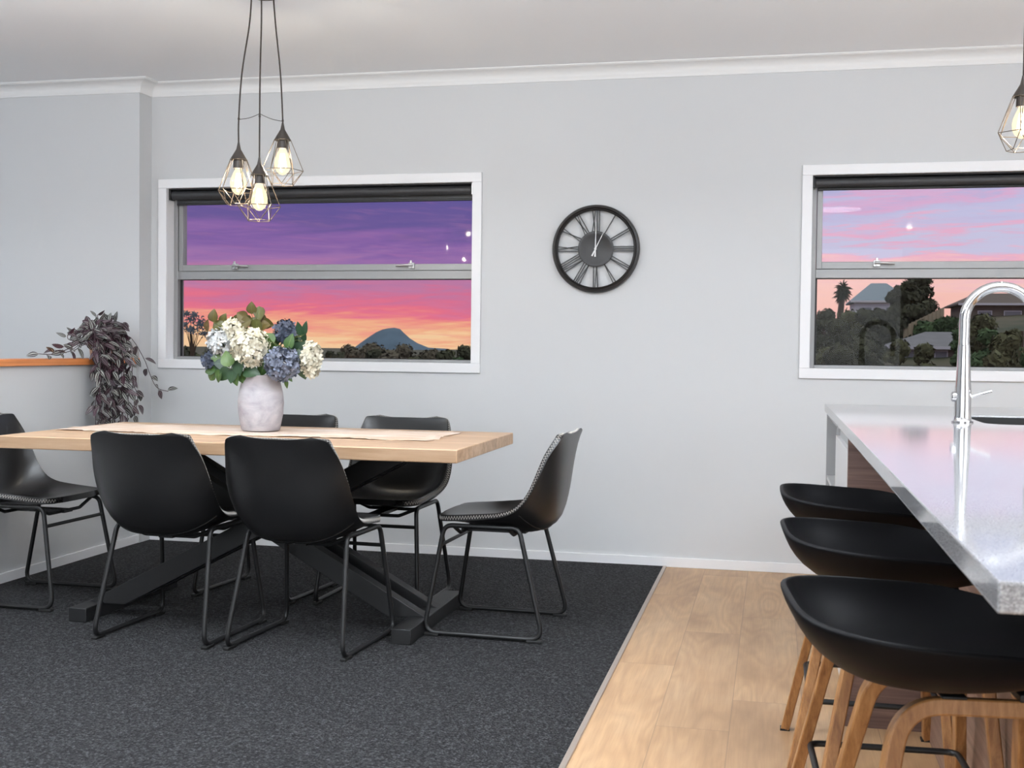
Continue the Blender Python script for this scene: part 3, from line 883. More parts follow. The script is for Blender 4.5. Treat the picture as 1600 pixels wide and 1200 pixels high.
pl = thing('pendant_light', 'cluster of three wire diamond pendant lamps hanging over the dining table', 'lamp', (-2.13, -1.5, H))
MB().lathe([(0, 0), (.062, 0), (.062, -.007), (.056, -.012), (0, -.012)], 32).build('ceiling_rose', M['canopy'], pl)
LP = [((-.101, -.02, 1.981-H), .15, (-.050, -.01)), ((.068, .05, 2.072-H), .35, (.036, .02)), ((.013, -.06, 1.908-H), .5, (.004, -.03))]
TZc = 2.09-H
for (p, rz, c0) in LP:
    tie = (p[0], p[1], TZc+.004)
    cpts = [(c0[0], c0[1], -.011), (c0[0]*.8+p[0]*.2+.002, c0[1]*.8+p[1]*.2, -.13), (p[0]*.75+c0[0]*.25, p[1]*.75+c0[1]*.25, -.33), tie, (p[0], p[1], p[2]+.008)]
    pth = [crom(cpts, k/24) for k in range(25)]
    MB().tube(pth, .0034, 8).build('cord', M['cord'], pl, smooth=60)
    lamp(pl, p, rz)
tie = MB()
for a, b in ((0, 2), (2, 1)):
    A = Vector((LP[a][0][0], LP[a][0][1], TZc)); B = Vector((LP[b][0][0], LP[b][0][1], TZc+(.012 if b == 2 else 0)))
    if a == 2: A.z += .012
    tie.tube([A.lerp(B, k/8)+Vector((0, 0, -.006*math.sin(PI*k/8))) for k in range(9)], .0014, 6)
for p, _, _ in LP:
    tie.lathe([(0, -.006), (.0045, -.004), (.0045, .004), (0, .006)], 10, (p[0], p[1], TZc+.002))
tie.build('tie_cord', M['cord'], pl)

pr = thing('pendant_light', 'single wire diamond pendant lamp over the kitchen island', 'lamp', (.845, -1.66, H))
MB().lathe([(0, 0), (.05, 0), (.05, -.007), (.045, -.012), (0, -.012)], 32).build('ceiling_rose', M['canopy'], pr)
zt_ = 2.108
MB().tube([(0, 0, -.011), (.001, 0, -.25), (0, 0, zt_-H+.008)], .0028, 8).build('cord', M['cord'], pr)
lamp(pr, (0, 0, zt_-H), .28)

# ================================================================== VASE AND FLOWERS
VX, VY = -2.165, -1.43
vz = TZ+.0062
vprof = [(0, .0), (.078, 0), (.083, .006), (.095, .07), (.0985, .12), (.094, .165), (.083, .21), (.080, .238), (.077, .240), (.073, .236), (.076, .208), (.088, .16), (.092, .12), (.086, .06), (.074, .012), (0, .012)]
vase = MB().lathe(vprof, 48).build('vase', M['ceramic'], loc=(VX, VY, vz), smooth=50)
tag(vase, 'weathered whitewashed ceramic vase standing on the dining table', 'vase')

class LM(MB):
    """leaf mesh with uv and one random number per leaf"""
    def __init__(s): super().__init__(); s.uv = []; s.rnd = []
    def leaf(s, pos, d, nrm, L, W, bend=.25, fold=.2, shape='ovate', seg=7, rnd=None):
        d = Vector(d).normalized(); nrm = Vector(nrm); nrm = (nrm-d*nrm.dot(d))
        if nrm.length < 1e-4: nrm = d.orthogonal()
        nrm.normalize(); side = d.cross(nrm)
        o = len(s.v); q = random.random() if rnd is None else rnd
        pos = Vector(pos)
        for i in range(seg+1):
            v = i/seg
            if shape == 'ovate': w = W*.5*math.sin(PI*min(1, v**.72))**.85*(1 if v < 1 else 0)
            else: w = W*.5*math.sin(PI*v**.85)**.8 if 0 < v < 1 else 0
            cur = pos+d*L*(v-.12*bend*v*v)-nrm*L*bend*v*v
            for k in (-1, -.5, 0, .5, 1):
                s.v.append(tuple(cur+side*w*k+nrm*abs(k)*w*fold))
                s.uv.append((.5+.5*k, v)); s.rnd.append(q)
        for i in range(seg):
            for k in range(4):
                s.f.append((o+i*5+k, o+i*5+k+1, o+(i+1)*5+k+1, o+(i+1)*5+k))
        return s

FV = Vector((VX, VY, vz+.24))
def fpos(px, py, dy):
    """bouquet point: measured pixel, depth offset dy from the vase axis"""
    return at(px, py, VY+dy)
VCEN = FV+Vector((0, 0, .06))
def hydrangea(label, c, rad, mname, nflor, seed, pet=.016, squash=(1, 1, 1)):
    rnd = random.Random(seed)
    nflor = int(nflor*1.45); pet *= .86
    t = thing('hydrangea', label, 'flower', tuple(FV), 0, 'hydrangeas in the vase')
    c = Vector(c)-FV
    mb = MB()
    for i in range(nflor):
        z = 1-2*(i+.5)/nflor; a = i*2.399963+rnd.uniform(-.3, .3)
        n = Vector((math.sqrt(1-z*z)*math.cos(a), math.sqrt(1-z*z)*math.sin(a), z))
        p = c+Vector((n.x*squash[0], n.y*squash[1], n.z*squash[2]))*rad*rnd.uniform(.80, 1.08)
        n = (n+Vector((rnd.uniform(-.7, .7), rnd.uniform(-.7, .7), rnd.uniform(-.7, .7)))).normalized()
        u = n.orthogonal().normalized(); w = n.cross(u); a0 = rnd.uniform(0, PI)
        for k in range(4):
            aa = a0+k*PI/2+rnd.uniform(-.15, .15); d = u*math.cos(aa)+w*math.sin(aa); s_ = n.cross(d)
            L = pet*rnd.uniform(.85, 1.2); up = rnd.uniform(.05, .45)
            pts = [p, p+d*L*.45+s_*L*.42+n*L*up*.4, p+d*L*1.0+s_*L*.36+n*L*up, p+d*L*1.1+n*L*up*.8, p+d*L*1.0-s_*L*.36+n*L*up, p+d*L*.45-s_*L*.42+n*L*up*.4]
            mb.add(pts, [(0, 1, 2, 3), (0, 3, 4, 5)])
    mb.build('flower_head', M[mname], t, smooth=80)
    base = Vector((c.x*.12, c.y*.12, -.21)); mid = Vector((c.x*.35, c.y*.35, -.02))
    MB().tube([crom([base, base.lerp(mid, .5), mid, c], k/12) for k in range(13)], .0032, 6).build('stem', M['stem_g'], t)
    return t
hydrangea('big round ivory hydrangea bloom at the front of the bouquet', fpos(392, 544, -.055), .078, 'white_petal', 210, 1)
hydrangea('cool white hydrangea bloom behind the big ivory one, toward the half wall', fpos(346, 535, .0), .058, 'pale_petal', 120, 2)
hydrangea('ivory hydrangea bloom peeking above and behind the big ivory one', fpos(366, 517, .015), .050, 'white_petal', 100, 12)
hydrangea('upright narrow white hydrangea bloom on the clock side of the bouquet', fpos(486, 562, .02), .060, 'white_petal', 110, 3, .016, (.62, .8, 1.25))
hydrangea('dusty blue hydrangea bloom hanging over the vase rim', fpos(441, 568, -.065), .068, 'blue_petal', 150, 4, .0165)
hydrangea('small slate blue hydrangea bloom high at the back of the bouquet', fpos(446, 519, .02), .048, 'navy_petal', 80, 5, .0155)
hydrangea('dark slate blue hydrangea bloom low on the half-wall side of the bouquet', fpos(331, 563, .0), .038, 'navy_petal', 60, 6, .0155)

def sprig(label, leaves, mname, seed, L=.066, W=.054):
    """leaves: list of (px, py, dy, direction (dx,dz), size)"""
    rnd = random.Random(seed)
    t = thing('leafy_sprig', label, 'foliage', tuple(FV), 0, 'leafy sprigs in the vase')
    lm = LM(); sm = MB()
    P = [Vector(fpos(a, b, c))-FV for a, b, c, _, _ in leaves]
    far = max(P, key=lambda p: p.length)
    base = Vector((far.x*.1, far.y*.1, -.2)); neck = Vector((far.x*.3, far.y*.3, -.01))
    hub = far*.55+Vector((0, 0, .01))
    sm.tube([crom([base, neck, hub, hub.lerp(far, .6)], k/14) for k in range(15)], .0022, 6)
    for p, (_, _, _, dr_, sz) in zip(P, leaves):
        d = Vector((dr_[0], rnd.uniform(-.35, .1), dr_[1])).normalized()
        n = Vector((rnd.uniform(-.4, .4), -1, rnd.uniform(-.1, .6)))
        ll = L*sz; root = p-d*ll*.5
        lm.leaf(root, d, n, ll, W*sz, rnd.uniform(.05, .35), rnd.uniform(.08, .3), 'ovate', 8)
        q = hub.lerp(far, .3)
        sm.tube([q, q.lerp(root, .5)+Vector((0, 0, .006)), root, root+d*ll*.12], .0013, 5)
    lm.build('leaves', M[mname], t, smooth=70)
    sm.build('stem', M['stem_g'], t)
    return t
sprig('bronze green sprig with pointed leaf standing tallest in the bouquet', [(393, 481, .0, (.1, 1), .85), (405, 490, .01, (.1, -1), 1.0), (408, 502, .02, (.5, -.8), 1.1), (400, 512, -.01, (0, -1), 1.2), (411, 509, .0, (.8, .2), 1.1), (418, 506, .02, (.9, -.2), .9), (396, 506, .01, (-.2, -.9), 1.0)], 'leaf_bronze', 1)
sprig('bronze green sprig leaning over the big ivory bloom', [(378, 494, .0, (-.9, .5), 1.0), (368, 501, .01, (-1, 0), 1.0), (382, 505, -.01, (-.7, -.3), 1.0), (362, 505, .02, (-.8, -.6), .9), (388, 502, .02, (.6, -.5), .9)], 'leaf_bronze', 2)
sprig('thin sprig with two loose bronze leaves reaching toward the window', [(333, 493, -.01, (.1, 1), .9), (323, 508, -.02, (.2, 1), .85), (343, 508, .0, (.9, .35), 1.0), (349, 498, .01, (.4, 1), .8)], 'leaf_bronze', 3)
sprig('broad dark green leaves below the ivory blooms', [(372, 574, -.09, (.2, -1), 1.25), (350, 585, -.06, (-.6, -.7), 1.1), (362, 588, -.08, (-.2, -1), 1.0), (336, 580, -.03, (-.8, -.4), 1.1), (392, 580, -.08, (.8, -.1), 1.2), (345, 568, -.05, (-.6, .1), 1.0)], 'leaf_dark', 4)
sprig('bright green sprig low at the vase rim on the half-wall side', [(355, 560, -.10, (-.3, 1), 1.15), (340, 588, -.05, (-.5, -.8), 1.0), (328, 578, -.02, (-1, -.3), .95), (368, 592, -.08, (.1, -1), 1.0), (378, 590, -.07, (.3, -1), .9), (338, 560, -.03, (-.9, .2), .8), (330, 590, -.02, (-.5, -.6), .7)], 'leaf_green', 5)
sprig('green sprig between the ivory and blue blooms', [(420, 528, -.02, (-.8, .6), 1.0), (415, 540, -.03, (.1, -1), 1.2), (428, 545, -.02, (.8, .3), 1.1), (418, 560, -.04, (0, -1), 1.3), (410, 576, -.05, (-.4, -1), 1.1), (430, 530, .02, (.6, .8), 1.0), (452, 533, -.03, (.2, 1), 1.1)], 'leaf_green', 6)
sprig('paired grey-green leaves standing on the clock side of the bouquet', [(468, 514, .02, (-.3, 1), 1.25), (477, 512, .01, (.2, 1), 1.15), (474, 525, .02, (-.1, 1), 1.0), (463, 528, .03, (-.7, .6), 1.0)], 'leaf_dark', 7, .055, .032)
sprig('green leaves behind the narrow white bloom', [(466, 545, .0, (.7, .6), 1.2), (470, 560, -.01, (.3, -1), 1.3), (472, 578, -.01, (.2, -1), 1.3), (460, 550, .01, (.5, .4), 1.1), (458, 535, .02, (.2, .9), 1.0)], 'leaf_dark', 8)
sprig('single drooping leaf under the dusty blue bloom', [(447, 600, -.07, (0, -1), .75), (452, 590, -.06, (.6, -.8), .8)], 'leaf_green', 9, .055, .028)

# ================================================================== TRAILING HOUSEPLANT ON THE HALF WALL
PX, PY, PZ = -3.592, -.375, 1.0555
tpn = thing('trailing_houseplant', 'potted trailing plant with purple and silver striped leaves spilling over the half wall', 'plant', (PX, PY, PZ))
MB().lathe([(0, 0), (.055, 0), (.058, .004), (.070, .115), (.074, .118), (.074, .135), (.067, .135), (.064, .112), (0, .112)], 32).build('pot', M['clay'], tpn, smooth=40)
MB().lathe([(.066, .112), (.04, .118), (0, .121)], 20).build('soil', M['soil'], tpn)
rp = random.Random(21)
lm = LM(); sm = MB()
def strand(pts, nl, L0=.064, W0=.028, spread=1.0):
    path = [crom([Vector(p) for p in pts], k/18) for k in range(19)]
    sm.tube(path, .0019, 5)
    for i in range(nl):
        f = (i+.6)/nl; x = f*18; k = min(int(x), 17); p = path[k].lerp(path[k+1], x-k); tn = (path[k+1]-path[k]).normalized()
        a = i*2.4+rp.uniform(-.6, .6)
        sd = Vector((math.cos(a), math.sin(a), 0)); sd = (sd-tn*sd.dot(tn)).normalized()
        d = (sd*.9*spread+tn*.55+Vector((.12, -.15, -.12))).normalized()
        n = (tn*-.4+Vector((.35, -.75, .55))+Vector((rp.uniform(-.5, .5), rp.uniform(-.5, .5), rp.uniform(-.5, .5)))).normalized()
        L = L0*rp.uniform(.75, 1.2)
        q = p+d*.008
        # keep leaves off the half wall and its cap
        tip = q+d*L
        wx = tip.x+PX
        if tip.z+PZ < 1.06 and wx < XH+.03: d.x = abs(d.x)+.2; d.normalize()
        lm.leaf(q, d, n, L, W0*rp.uniform(.85, 1.2), rp.uniform(.1, .5), rp.uniform(.1, .35), 'lance', 6, (rp.uniform(.5, 1) if rp.random() < .42 else 0.15*rp.random()))
EDGE = XH+.06-PX        # local x just outside the cap
# bushy top
for k in range(24):
    a = 2*PI*k/24+rp.uniform(-.2, .2); r1 = rp.uniform(.05, .125); hgt = rp.uniform(.14, .195)
    strand([(0, 0, .115), (r1*.4*math.cos(a), r1*.5*math.sin(a), .16), (r1*.8*math.cos(a), r1*.9*math.sin(a), hgt), (r1*1.15*math.cos(a), r1*1.2*math.sin(a), hgt-.03+rp.uniform(-.04, .03))], 8)
# hanging curtain on the room side
for k in range(15):
    y0 = -.29+.30*k/14+rp.uniform(-.015, .015); zb = rp.uniform(-.62, -.30) if 2 < k < 13 else rp.uniform(-.45, -.26)
    ex = EDGE+rp.uniform(.0, .05)
    strand([(.02, y0*.4, .12), (.07, y0*.7, .155), (ex, y0, .05), (ex+.012, y0+rp.uniform(-.02, .02), -.12), (ex+rp.uniform(-.01, .03), y0+rp.uniform(-.03, .03), zb*.65), (ex+rp.uniform(-.01, .02), y0+rp.uniform(-.04, .04), zb)], int(13+abs(zb)*20))
for k in range(9):
    y0 = -.17+.22*k/8; q = rp.uniform(.0, .03)
    strand([(0, y0*.2, .12), (.05, y0*.7-.03, .15), (.085+q, y0-.05, .08), (.10+q, y0-.06, .0), (.10+q, y0-.07, -.08)], 8)
# one strand straying toward the window, one hanging to the left
strand([(.03, .08, .12), (.08, .15, .12), (EDGE+.02, .185, .0), (EDGE+.05, .20, -.09), (EDGE+.085, .215, -.165), (EDGE+.15, .225, -.185)], 9)
strand([(.03, -.08, .12), (.09, -.16, .10), (EDGE+.01, -.225, -.02), (EDGE+.02, -.25, -.12), (EDGE+.02, -.255, -.21)], 9, .062, .03)
strand([(.03, -.08, .12), (.09, -.14, .10), (EDGE+.02, -.18, -.05), (EDGE+.02, -.20, -.22), (EDGE+.02, -.235, -.34)], 12)
# trailing along the cap
for y1, h in ((-.62, .012), (-.48, .03), (-.40, .05), (-.30, .10)):
    strand([(0, -.03, .12), (.03, -.10, .13), (.05, y1*.55, .05+h), (.045, y1*.8, .018+h*.5), (.04, y1, .012+h)], 10)
# upright shoots
for (dx, dy, h) in ((.02, -.07, .235), (.03, .04, .225), (.02, .085, .205), (0, -.24, .15), (.02, -.34, .13)):
    strand([(0, dy*.4, .11), (dx*.5, dy*.7, h*.7), (dx, dy, h-.03), (dx+.01, dy-.015, h)], 6, .05, .017, .6)
lm.build('leaves', M['zebrina'], tpn, smooth=70)
sm.build('stems', M['stem_p'], tpn, smooth=60)

# ================================================================== OUTSIDE
G = -3.0
def smooth(a, b, x):
    t = min(max((x-a)/(b-a), 0), 1); return t*t*(3-2*t)
def terrain(x, y):
    hill = smooth(40, 135, y)*7.6
    side = smooth(-.16, .02, x/max(y, 1))
    far = 1-smooth(170, 300, y)
    return G+hill*side*far*(1+.25*smooth(.05, .3, x/max(y, 1)))
def grass_mat():
    m = bpy.data.materials.new('dusky_hillside'); m.use_nodes = True
    t = NT(m.node_tree); p = t.n['Principled BSDF']
    tc = t.new('ShaderNodeTexCoord').outputs['Object']
    f = t.noise(tc, .25, 5); g = t.noise(tc, 2.5, 4)
    c = t.ramp(f, [(0.35, lin(58, 66, 46)), (0.55, lin(84, 80, 62)), (0.72, lin(100, 88, 76))])
    c = t.mix(t.math('MULTIPLY', g, .5), c, lin(48, 54, 40))
    t.link(c, p.inputs['Base Color']); p.inputs['Roughness'].default_value = .95
    return m
M['hillside'] = grass_mat()
rows = []
ys = [1.5, 6, 12, 20]+[25+6*k for k in range(26)]+[190, 230, 300, 420, 700, 1200, 2200, 4200]
for y in ys:
    rows.append([(a*y+(0 if y > 20 else 0), y, terrain(a*y, y)+random.uniform(-.12, .12)*(1 if 30 < y < 200 else 0)) for a in [-2.5, -1.6, -1.0, -.8]+[-.7+.03*k for k in range(48)]+[.9, 1.2, 1.8, 2.5]])
gnd = MB().grid(rows).build('ground_outside', M['hillside'], smooth=80); struct(gnd)

M['f_dark'] = mat('dark_evergreen_foliage', lin(60, 63, 45), .9, noise=(.8, .5))
M['f_olive'] = mat('olive_foliage', lin(84, 86, 60), .9, noise=(.8, .5))
M['f_brown'] = mat('brown_hedge_foliage', lin(88, 82, 68), .9, noise=(.8, .45))
M['f_green'] = mat('mid_green_foliage', lin(66, 88, 56), .9, noise=(.8, .5))
M['f_blue'] = mat('grey_blue_gum_foliage', lin(112, 126, 136), .9, noise=(.8, .4))
M['bark'] = mat('tree_bark', lin(74, 62, 52), .9, noise=(3, .3))
M['roof_blue'] = mat('blue_grey_roof', lin(122, 136, 148), .8)
M['roof_grey'] = mat('grey_tile_roof', lin(112, 112, 118), .8, noise=(1.2, .12))
M['roof_dark'] = mat('dark_brown_roof', lin(92, 80, 74), .8)
M['house_white'] = mat('white_weatherboard', lin(200, 200, 208), .8)
M['house_brown'] = mat('brown_brick_house', lin(112, 104, 94), .85, noise=(1, .15))
M['house_window'] = mat('dark_house_window', lin(120, 126, 134), .3)
M['fence'] = mat('pale_timber_fence', lin(150, 140, 118), .85)
def hill_mat():
    m = mat('hazy_mountain', lin(84, 104, 122), .95, noise=(.02, .15)); return m
M['mountain'] = hill_mat()

# the mountain
mt = MB(); prof_px = [(535, 545), (556, 543), (566, 534), (577, 526), (588, 519), (597, 515), (606, 513), (616, 512), (625, 514), (632, 521), (641, 529), (652, 536), (668, 543), (700, 545)]
D_ = 2500
ridge = [at(px, py, D_) for px, py in prof_px]
rows = []
for k in range(9):
    f = k/8; row = []
    for p in ridge:
        q = Vector(p); hgt = max(q.z-G, .5)
        off = (f-.5)*2; z = G-2+(hgt+2)*(1-abs(off)**1.3)+(random.uniform(-1.2, 1.2) if abs(off) < .9 and k != 4 else 0)
        q = Vector((q.x*(1+off*.02), D_+off*90, z)); row.append(q)
    rows.append(row)
struct(mt.grid(rows).build('hill_mountain', M['mountain'], smooth=80))

def tree(name, label, cat, base, h, w, mname, seed, trunk=.25, n=420, shape='round', leaf=None, group=None):
    rnd = random.Random(seed)
    t = thing(name, label, cat, tuple(base), 0, group)
    c = MB(); lf = leaf or w*.085
    blobs = []
    nb = 9 if shape != 'cone' else 10
    for i in range(nb):
        if shape == 'cone':
            f = i/(nb-1); r_ = w*.5*(1-f*.78); blobs.append((Vector((rnd.uniform(-.2, .2)*r_, rnd.uniform(-.2, .2)*r_, h*(trunk+(1-trunk)*f*.95))), r_*.62, .85))
        else:
            a = rnd.uniform(0, 2*PI); q = rnd.uniform(.0, .62); f = rnd.uniform(.1, .9)
            wid = math.sin(PI*(.18+.75*f))
            blobs.append((Vector((w*.5*q*wid*math.cos(a), w*.5*q*wid*math.sin(a), h*(trunk+(1-trunk)*f))), w*.5*rnd.uniform(.36, .58), .8))
    for (p, r_, sq) in blobs:
        for k in range(3*n//nb):
            d = Vector((rnd.gauss(0, 1), rnd.gauss(0, 1), rnd.gauss(0, 1))).normalized()
            q = p+Vector((d.x*r_, d.y*r_, d.z*r_*sq))*rnd.uniform(.80, 1.16)
            if q.z < .05: q.z = .05
            nrm = (d+Vector((rnd.uniform(-.6, .6), rnd.uniform(-.6, .6), rnd.uniform(-.6, .6)))).normalized()
            u = nrm.orthogonal().normalized(); v = nrm.cross(u); s1 = lf*rnd.uniform(.35, .95); a = rnd.uniform(0, PI)
            u2 = u*math.cos(a)+v*math.sin(a); v2 = nrm.cross(u2)
            c.add([q-u2*s1, q+v2*s1*.55, q+u2*s1, q-v2*s1*.55], [(0, 1, 2, 3)])
        # inner mass so the crown is not see-through
        o = len(c.v); m_ = 8
        for i in range(m_+1):
            th = PI*i/m_
            for k in range(10):
                ph = 2*PI*k/10; rr_ = r_*.80*rnd.uniform(.9, 1.08)
                c.v.append((p.x+rr_*math.sin(th)*math.cos(ph), p.y+rr_*math.sin(th)*math.sin(ph), max(.02, p.z+rr_*sq*math.cos(th))))
        for i in range(m_):
            for k in range(10):
                c.f.append((o+i*10+k, o+i*10+(k+1) % 10, o+(i+1)*10+(k+1) % 10, o+(i+1)*10+k))
    c.build('crown', M[mname], t, smooth=0)
    MB().tube([(0, 0, -.3), (0, 0, h*.45), (0, 0, h*.7)], [max(.05, h*.03), max(.04, h*.024), max(.03, h*.015)], 7).build('trunk', M['bark'], t)
    return t
def tree_at(px, ptop, wpx, Y, base_z, name, label, mname, seed, **kw):
    p = at(px, ptop, Y); k = (Vector(p)-CAM).dot(FWD)/FPX
    bz = base_z if base_z is not None else terrain(p.x, Y)
    return tree(name, label, kw.pop('cat', 'tree'), (p.x, Y, bz-.05), p.z-bz, wpx*k, mname, seed, **kw)

g1 = 'trees beyond the dining window'
LT = [
    (300, 532, 46, 55, 'leafy_tree', 'low olive tree mass at the half-wall edge of the dining window', 'f_olive', 'round'),
    (478, 527, 34, 60, 'evergreen_tree', 'dark evergreen just above the narrow white bloom', 'f_dark', 'round'),
    (500, 530, 28, 62, 'evergreen_tree', 'tallest dark round-topped evergreen on the clock side of the bouquet', 'f_dark', 'round'),
    (518, 536, 30, 66, 'evergreen_tree', 'dark evergreen stepping down toward the brown hedges', 'f_dark', 'round'),
    (543, 539, 40, 80, 'hedge_tree', 'brown hedge tree left of the foot of the mountain', 'f_brown', 'round'),
    (578, 541, 48, 85, 'hedge_tree', 'brown hedge tree below the left slope of the mountain', 'f_brown', 'round'),
    (601, 535, 26, 90, 'hedge_tree', 'small round hedge tree below the mountain peak', 'f_brown', 'round'),
    (628, 540, 46, 85, 'hedge_tree', 'brown hedge tree below the right slope of the mountain', 'f_brown', 'round'),
    (664, 543, 46, 88, 'hedge_tree', 'low brown hedge tree right of the mountain', 'f_brown', 'round'),
    (696, 541, 40, 84, 'leafy_tree', 'olive tree near the clock-side end of the dining window', 'f_olive', 'round'),
    (728, 541, 44, 78, 'leafy_tree', 'dark green tree at the clock-side end of the dining window', 'f_dark', 'round'),
    (716, 549, 36, 46, 'garden_shrub', 'green shrub in the lower clock-side corner of the dining window', 'f_green', 'round'),
    (648, 552, 30, 48, 'garden_shrub', 'low olive shrub along the bottom of the dining window', 'f_olive', 'round'),
    (340, 535, 60, 70, 'leafy_tree', 'olive tree hidden behind the cool white blooms', 'f_olive', 'round'),
    (420, 536, 70, 72, 'leafy_tree', 'dark tree mass directly behind the bouquet', 'f_dark', 'round'),
]
for k_, (px, pt, w, Y, mn, where) in enumerate([
    (290, 541, 40, 48, 'f_dark', 'at the very edge of the dining window beside the half wall'), (318, 540, 44, 58, 'f_dark', 'just behind the airy gum tree'),
    (512, 545, 40, 56, 'f_brown', 'in front of the round-topped evergreens'), (535, 547, 44, 60, 'f_dark', 'below the gap between evergreens and mountain'),
    (560, 546, 46, 58, 'f_brown', 'under the left foot of the mountain'), (590, 545, 46, 62, 'f_dark', 'under the left slope of the mountain'),
    (615, 545, 44, 60, 'f_brown', 'directly under the mountain peak'), (645, 545, 46, 64, 'f_dark', 'under the right slope of the mountain'),
    (672, 547, 44, 58, 'f_brown', 'under the right foot of the mountain'), (702, 547, 44, 56, 'f_dark', 'between the mountain foot and the green corner shrub'),
    (735, 548, 40, 54, 'f_green', 'against the clock-side edge of the dining window'), (555, 553, 60, 44, 'f_brown', 'lowest along the sill left of the mountain'), (610, 554, 60, 42, 'f_brown', 'lowest along the sill under the mountain'), (680, 554, 60, 43, 'f_olive', 'lowest along the sill right of the mountain')]):
    LT.append((px, pt, w, Y, 'hedge_tree', {'f_dark': 'dark', 'f_brown': 'brown', 'f_green': 'green', 'f_olive': 'olive'}[mn]+' hedge tree '+where, mn, 'round'))
for i, (px, pt, w, Y, nm, lb, mn, shp) in enumerate(LT):
    if nm == 'hedge_tree': w *= 1.45; pt += 1
    tree_at(px, pt, w, Y, None, nm, lb, mn, 100+i, n=380, trunk=.15, group=g1, leaf=.28, cat='shrub' if 'shrub' in nm else 'tree')
# airy gum with open branches
gp = at(300, 500, 45); gz = terrain(gp.x, 45)
gum = thing('gum_tree', 'airy grey-blue gum tree with open branches beside the bouquet', 'tree', (gp.x, 45, gz), 0, g1)
hh = gp.z-gz; rg = random.Random(5); gl = MB(); gt = MB()
gt.tube([(0, 0, -.2), (.1, 0, hh*.5), (-.05, 0, hh*.9)], [.10, .06, .03], 6)
for (dx, dz) in ((-.35, .30), (-.2, .05), (.25, .22), (.5, -.28), (.1, -.5), (-.15, -.45), (.55, -.62), (-.3, -.2), (.35, -.05)):
    e_ = Vector((dx, rg.uniform(-.3, .3), hh+dz)); gt.tube([(0, 0, hh*.62), (dx*.4, 0, hh*.8+dz*.3), e_], [.035, .02, .01], 5)
    for k in range(46):
        q = e_+Vector((rg.gauss(0, .11), rg.gauss(0, .11), rg.gauss(0, .08))); a = rg.uniform(0, PI)
        u = Vector((math.cos(a), rg.uniform(-.3, .3), math.sin(a)))*.07; v = Vector((-u.z, 0, u.x))*.5
        gl.add([q-u, q+v, q+u, q-v], [(0, 1, 2, 3)])
gl.build('crown', M['f_blue'], gum, smooth=0); gt.build('trunk', M['bark'], gum)

g2 = 'trees beyond the kitchen window'
RT = [
    (1288, 466, 56, 70, 'leafy_tree', 'dark green tree at the clock-side edge of the kitchen window', 'f_dark', 'round', .15),
    (1300, 515, 80, 50, 'leafy_tree', 'grey-green bushy tree low at the clock-side edge of the kitchen window', 'f_olive', 'round', .1),
    (1352, 476, 74, 75, 'leafy_tree', 'dark tree in front of the blue-roofed house', 'f_dark', 'round', .12),
    (1345, 505, 86, 55, 'leafy_tree', 'tall dark tree mass below the palm', 'f_dark', 'round', .05),
    (1412, 428, 52, 104, 'conifer_tree', 'large dark conifer touching the window rail, nearest the palm', 'f_dark', 'round', .2),
    (1440, 430, 56, 108, 'conifer_tree', 'large dark conifer touching the window rail, toward the tap', 'f_dark', 'round', .2),
    (1402, 500, 46, 62, 'leafy_tree', 'rounded olive tree beside the sloping fence', 'f_olive', 'round', .1),
    (1362, 520, 60, 58, 'leafy_tree', 'dark shrubby tree beside the grey-roofed house', 'f_dark', 'round', .05),
    (1442, 527, 52, 55, 'garden_shrub', 'rounded green shrub in front of the grey-roofed house', 'f_olive', 'round', .05),
    (1545, 505, 66, 52, 'leafy_tree', 'green tree seen through the arch of the tap', 'f_green', 'round', .1),
    (1590, 488, 60, 50, 'leafy_tree', 'green tree at the frame edge of the kitchen window', 'f_green', 'round', .1),
    (1560, 540, 60, 40, 'garden_shrub', 'olive shrub below the green trees beside the tap', 'f_olive', 'round', .05),
    (1525, 545, 44, 42, 'garden_shrub', 'dark shrub just right of the tap stem', 'f_green', 'round', .05),
    (1330, 545, 110, 40, 'garden_shrub', 'dark shrub along the bottom of the kitchen window', 'f_dark', 'round', .02),
    (1286, 548, 60, 38, 'garden_shrub', 'grey-green shrub in the bottom corner of the kitchen window', 'f_olive', 'round', .02),
]
for k_, (px, pt, w, Y, mn, where) in enumerate([
    (1275, 480, 60, 72, 'f_dark', 'hard against the clock-side frame of the kitchen window'), (1310, 490, 60, 66, 'f_dark', 'below the trunk of the palm'),
    (1335, 487, 70, 82, 'f_olive', 'left of the blue-roofed house, under its eave'), (1372, 482, 60, 84, 'f_dark', 'right under the blue-roofed house'),
    (1392, 478, 50, 96, 'f_dark', 'filling the gap beside the conifers'), (1428, 470, 70, 100, 'f_dark', 'at the foot of the dark conifers'),
    (1345, 530, 70, 48, 'f_dark', 'low in front of the house gable'), (1320, 525, 80, 46, 'f_dark', 'low under the palm trunk'),
    (1400, 556, 40, 46, 'f_dark', 'left of the brown house window'), (1500, 506, 46, 70, 'f_green', 'behind the stem of the tap'),
    (1570, 515, 80, 46, 'f_olive', 'under the arch of the tap'), (1530, 490, 60, 80, 'f_olive', 'on the bank below the brown house'),
    (1598, 470, 50, 66, 'f_olive', 'highest at the frame edge of the kitchen window'), (1478, 500, 44, 97, 'f_green', 'at the top end of the sloping fence'), (1440, 510, 60, 98, 'f_green', 'under the sloping fence')]):
    RT.append((px, pt, w, Y, 'leafy_tree', {'f_dark': 'dark', 'f_olive': 'olive', 'f_green': 'green'}[mn]+' tree '+where, mn, 'round', .04))
for i, (px, pt, w, Y, nm, lb, mn, shp, tk) in enumerate(RT):
    tree_at(px, pt, w, Y, None, nm, lb, mn, 200+i, n=520, trunk=tk, group=g2, leaf=.26 if Y < 90 else .4, cat='shrub' if 'shrub' in nm else 'tree')
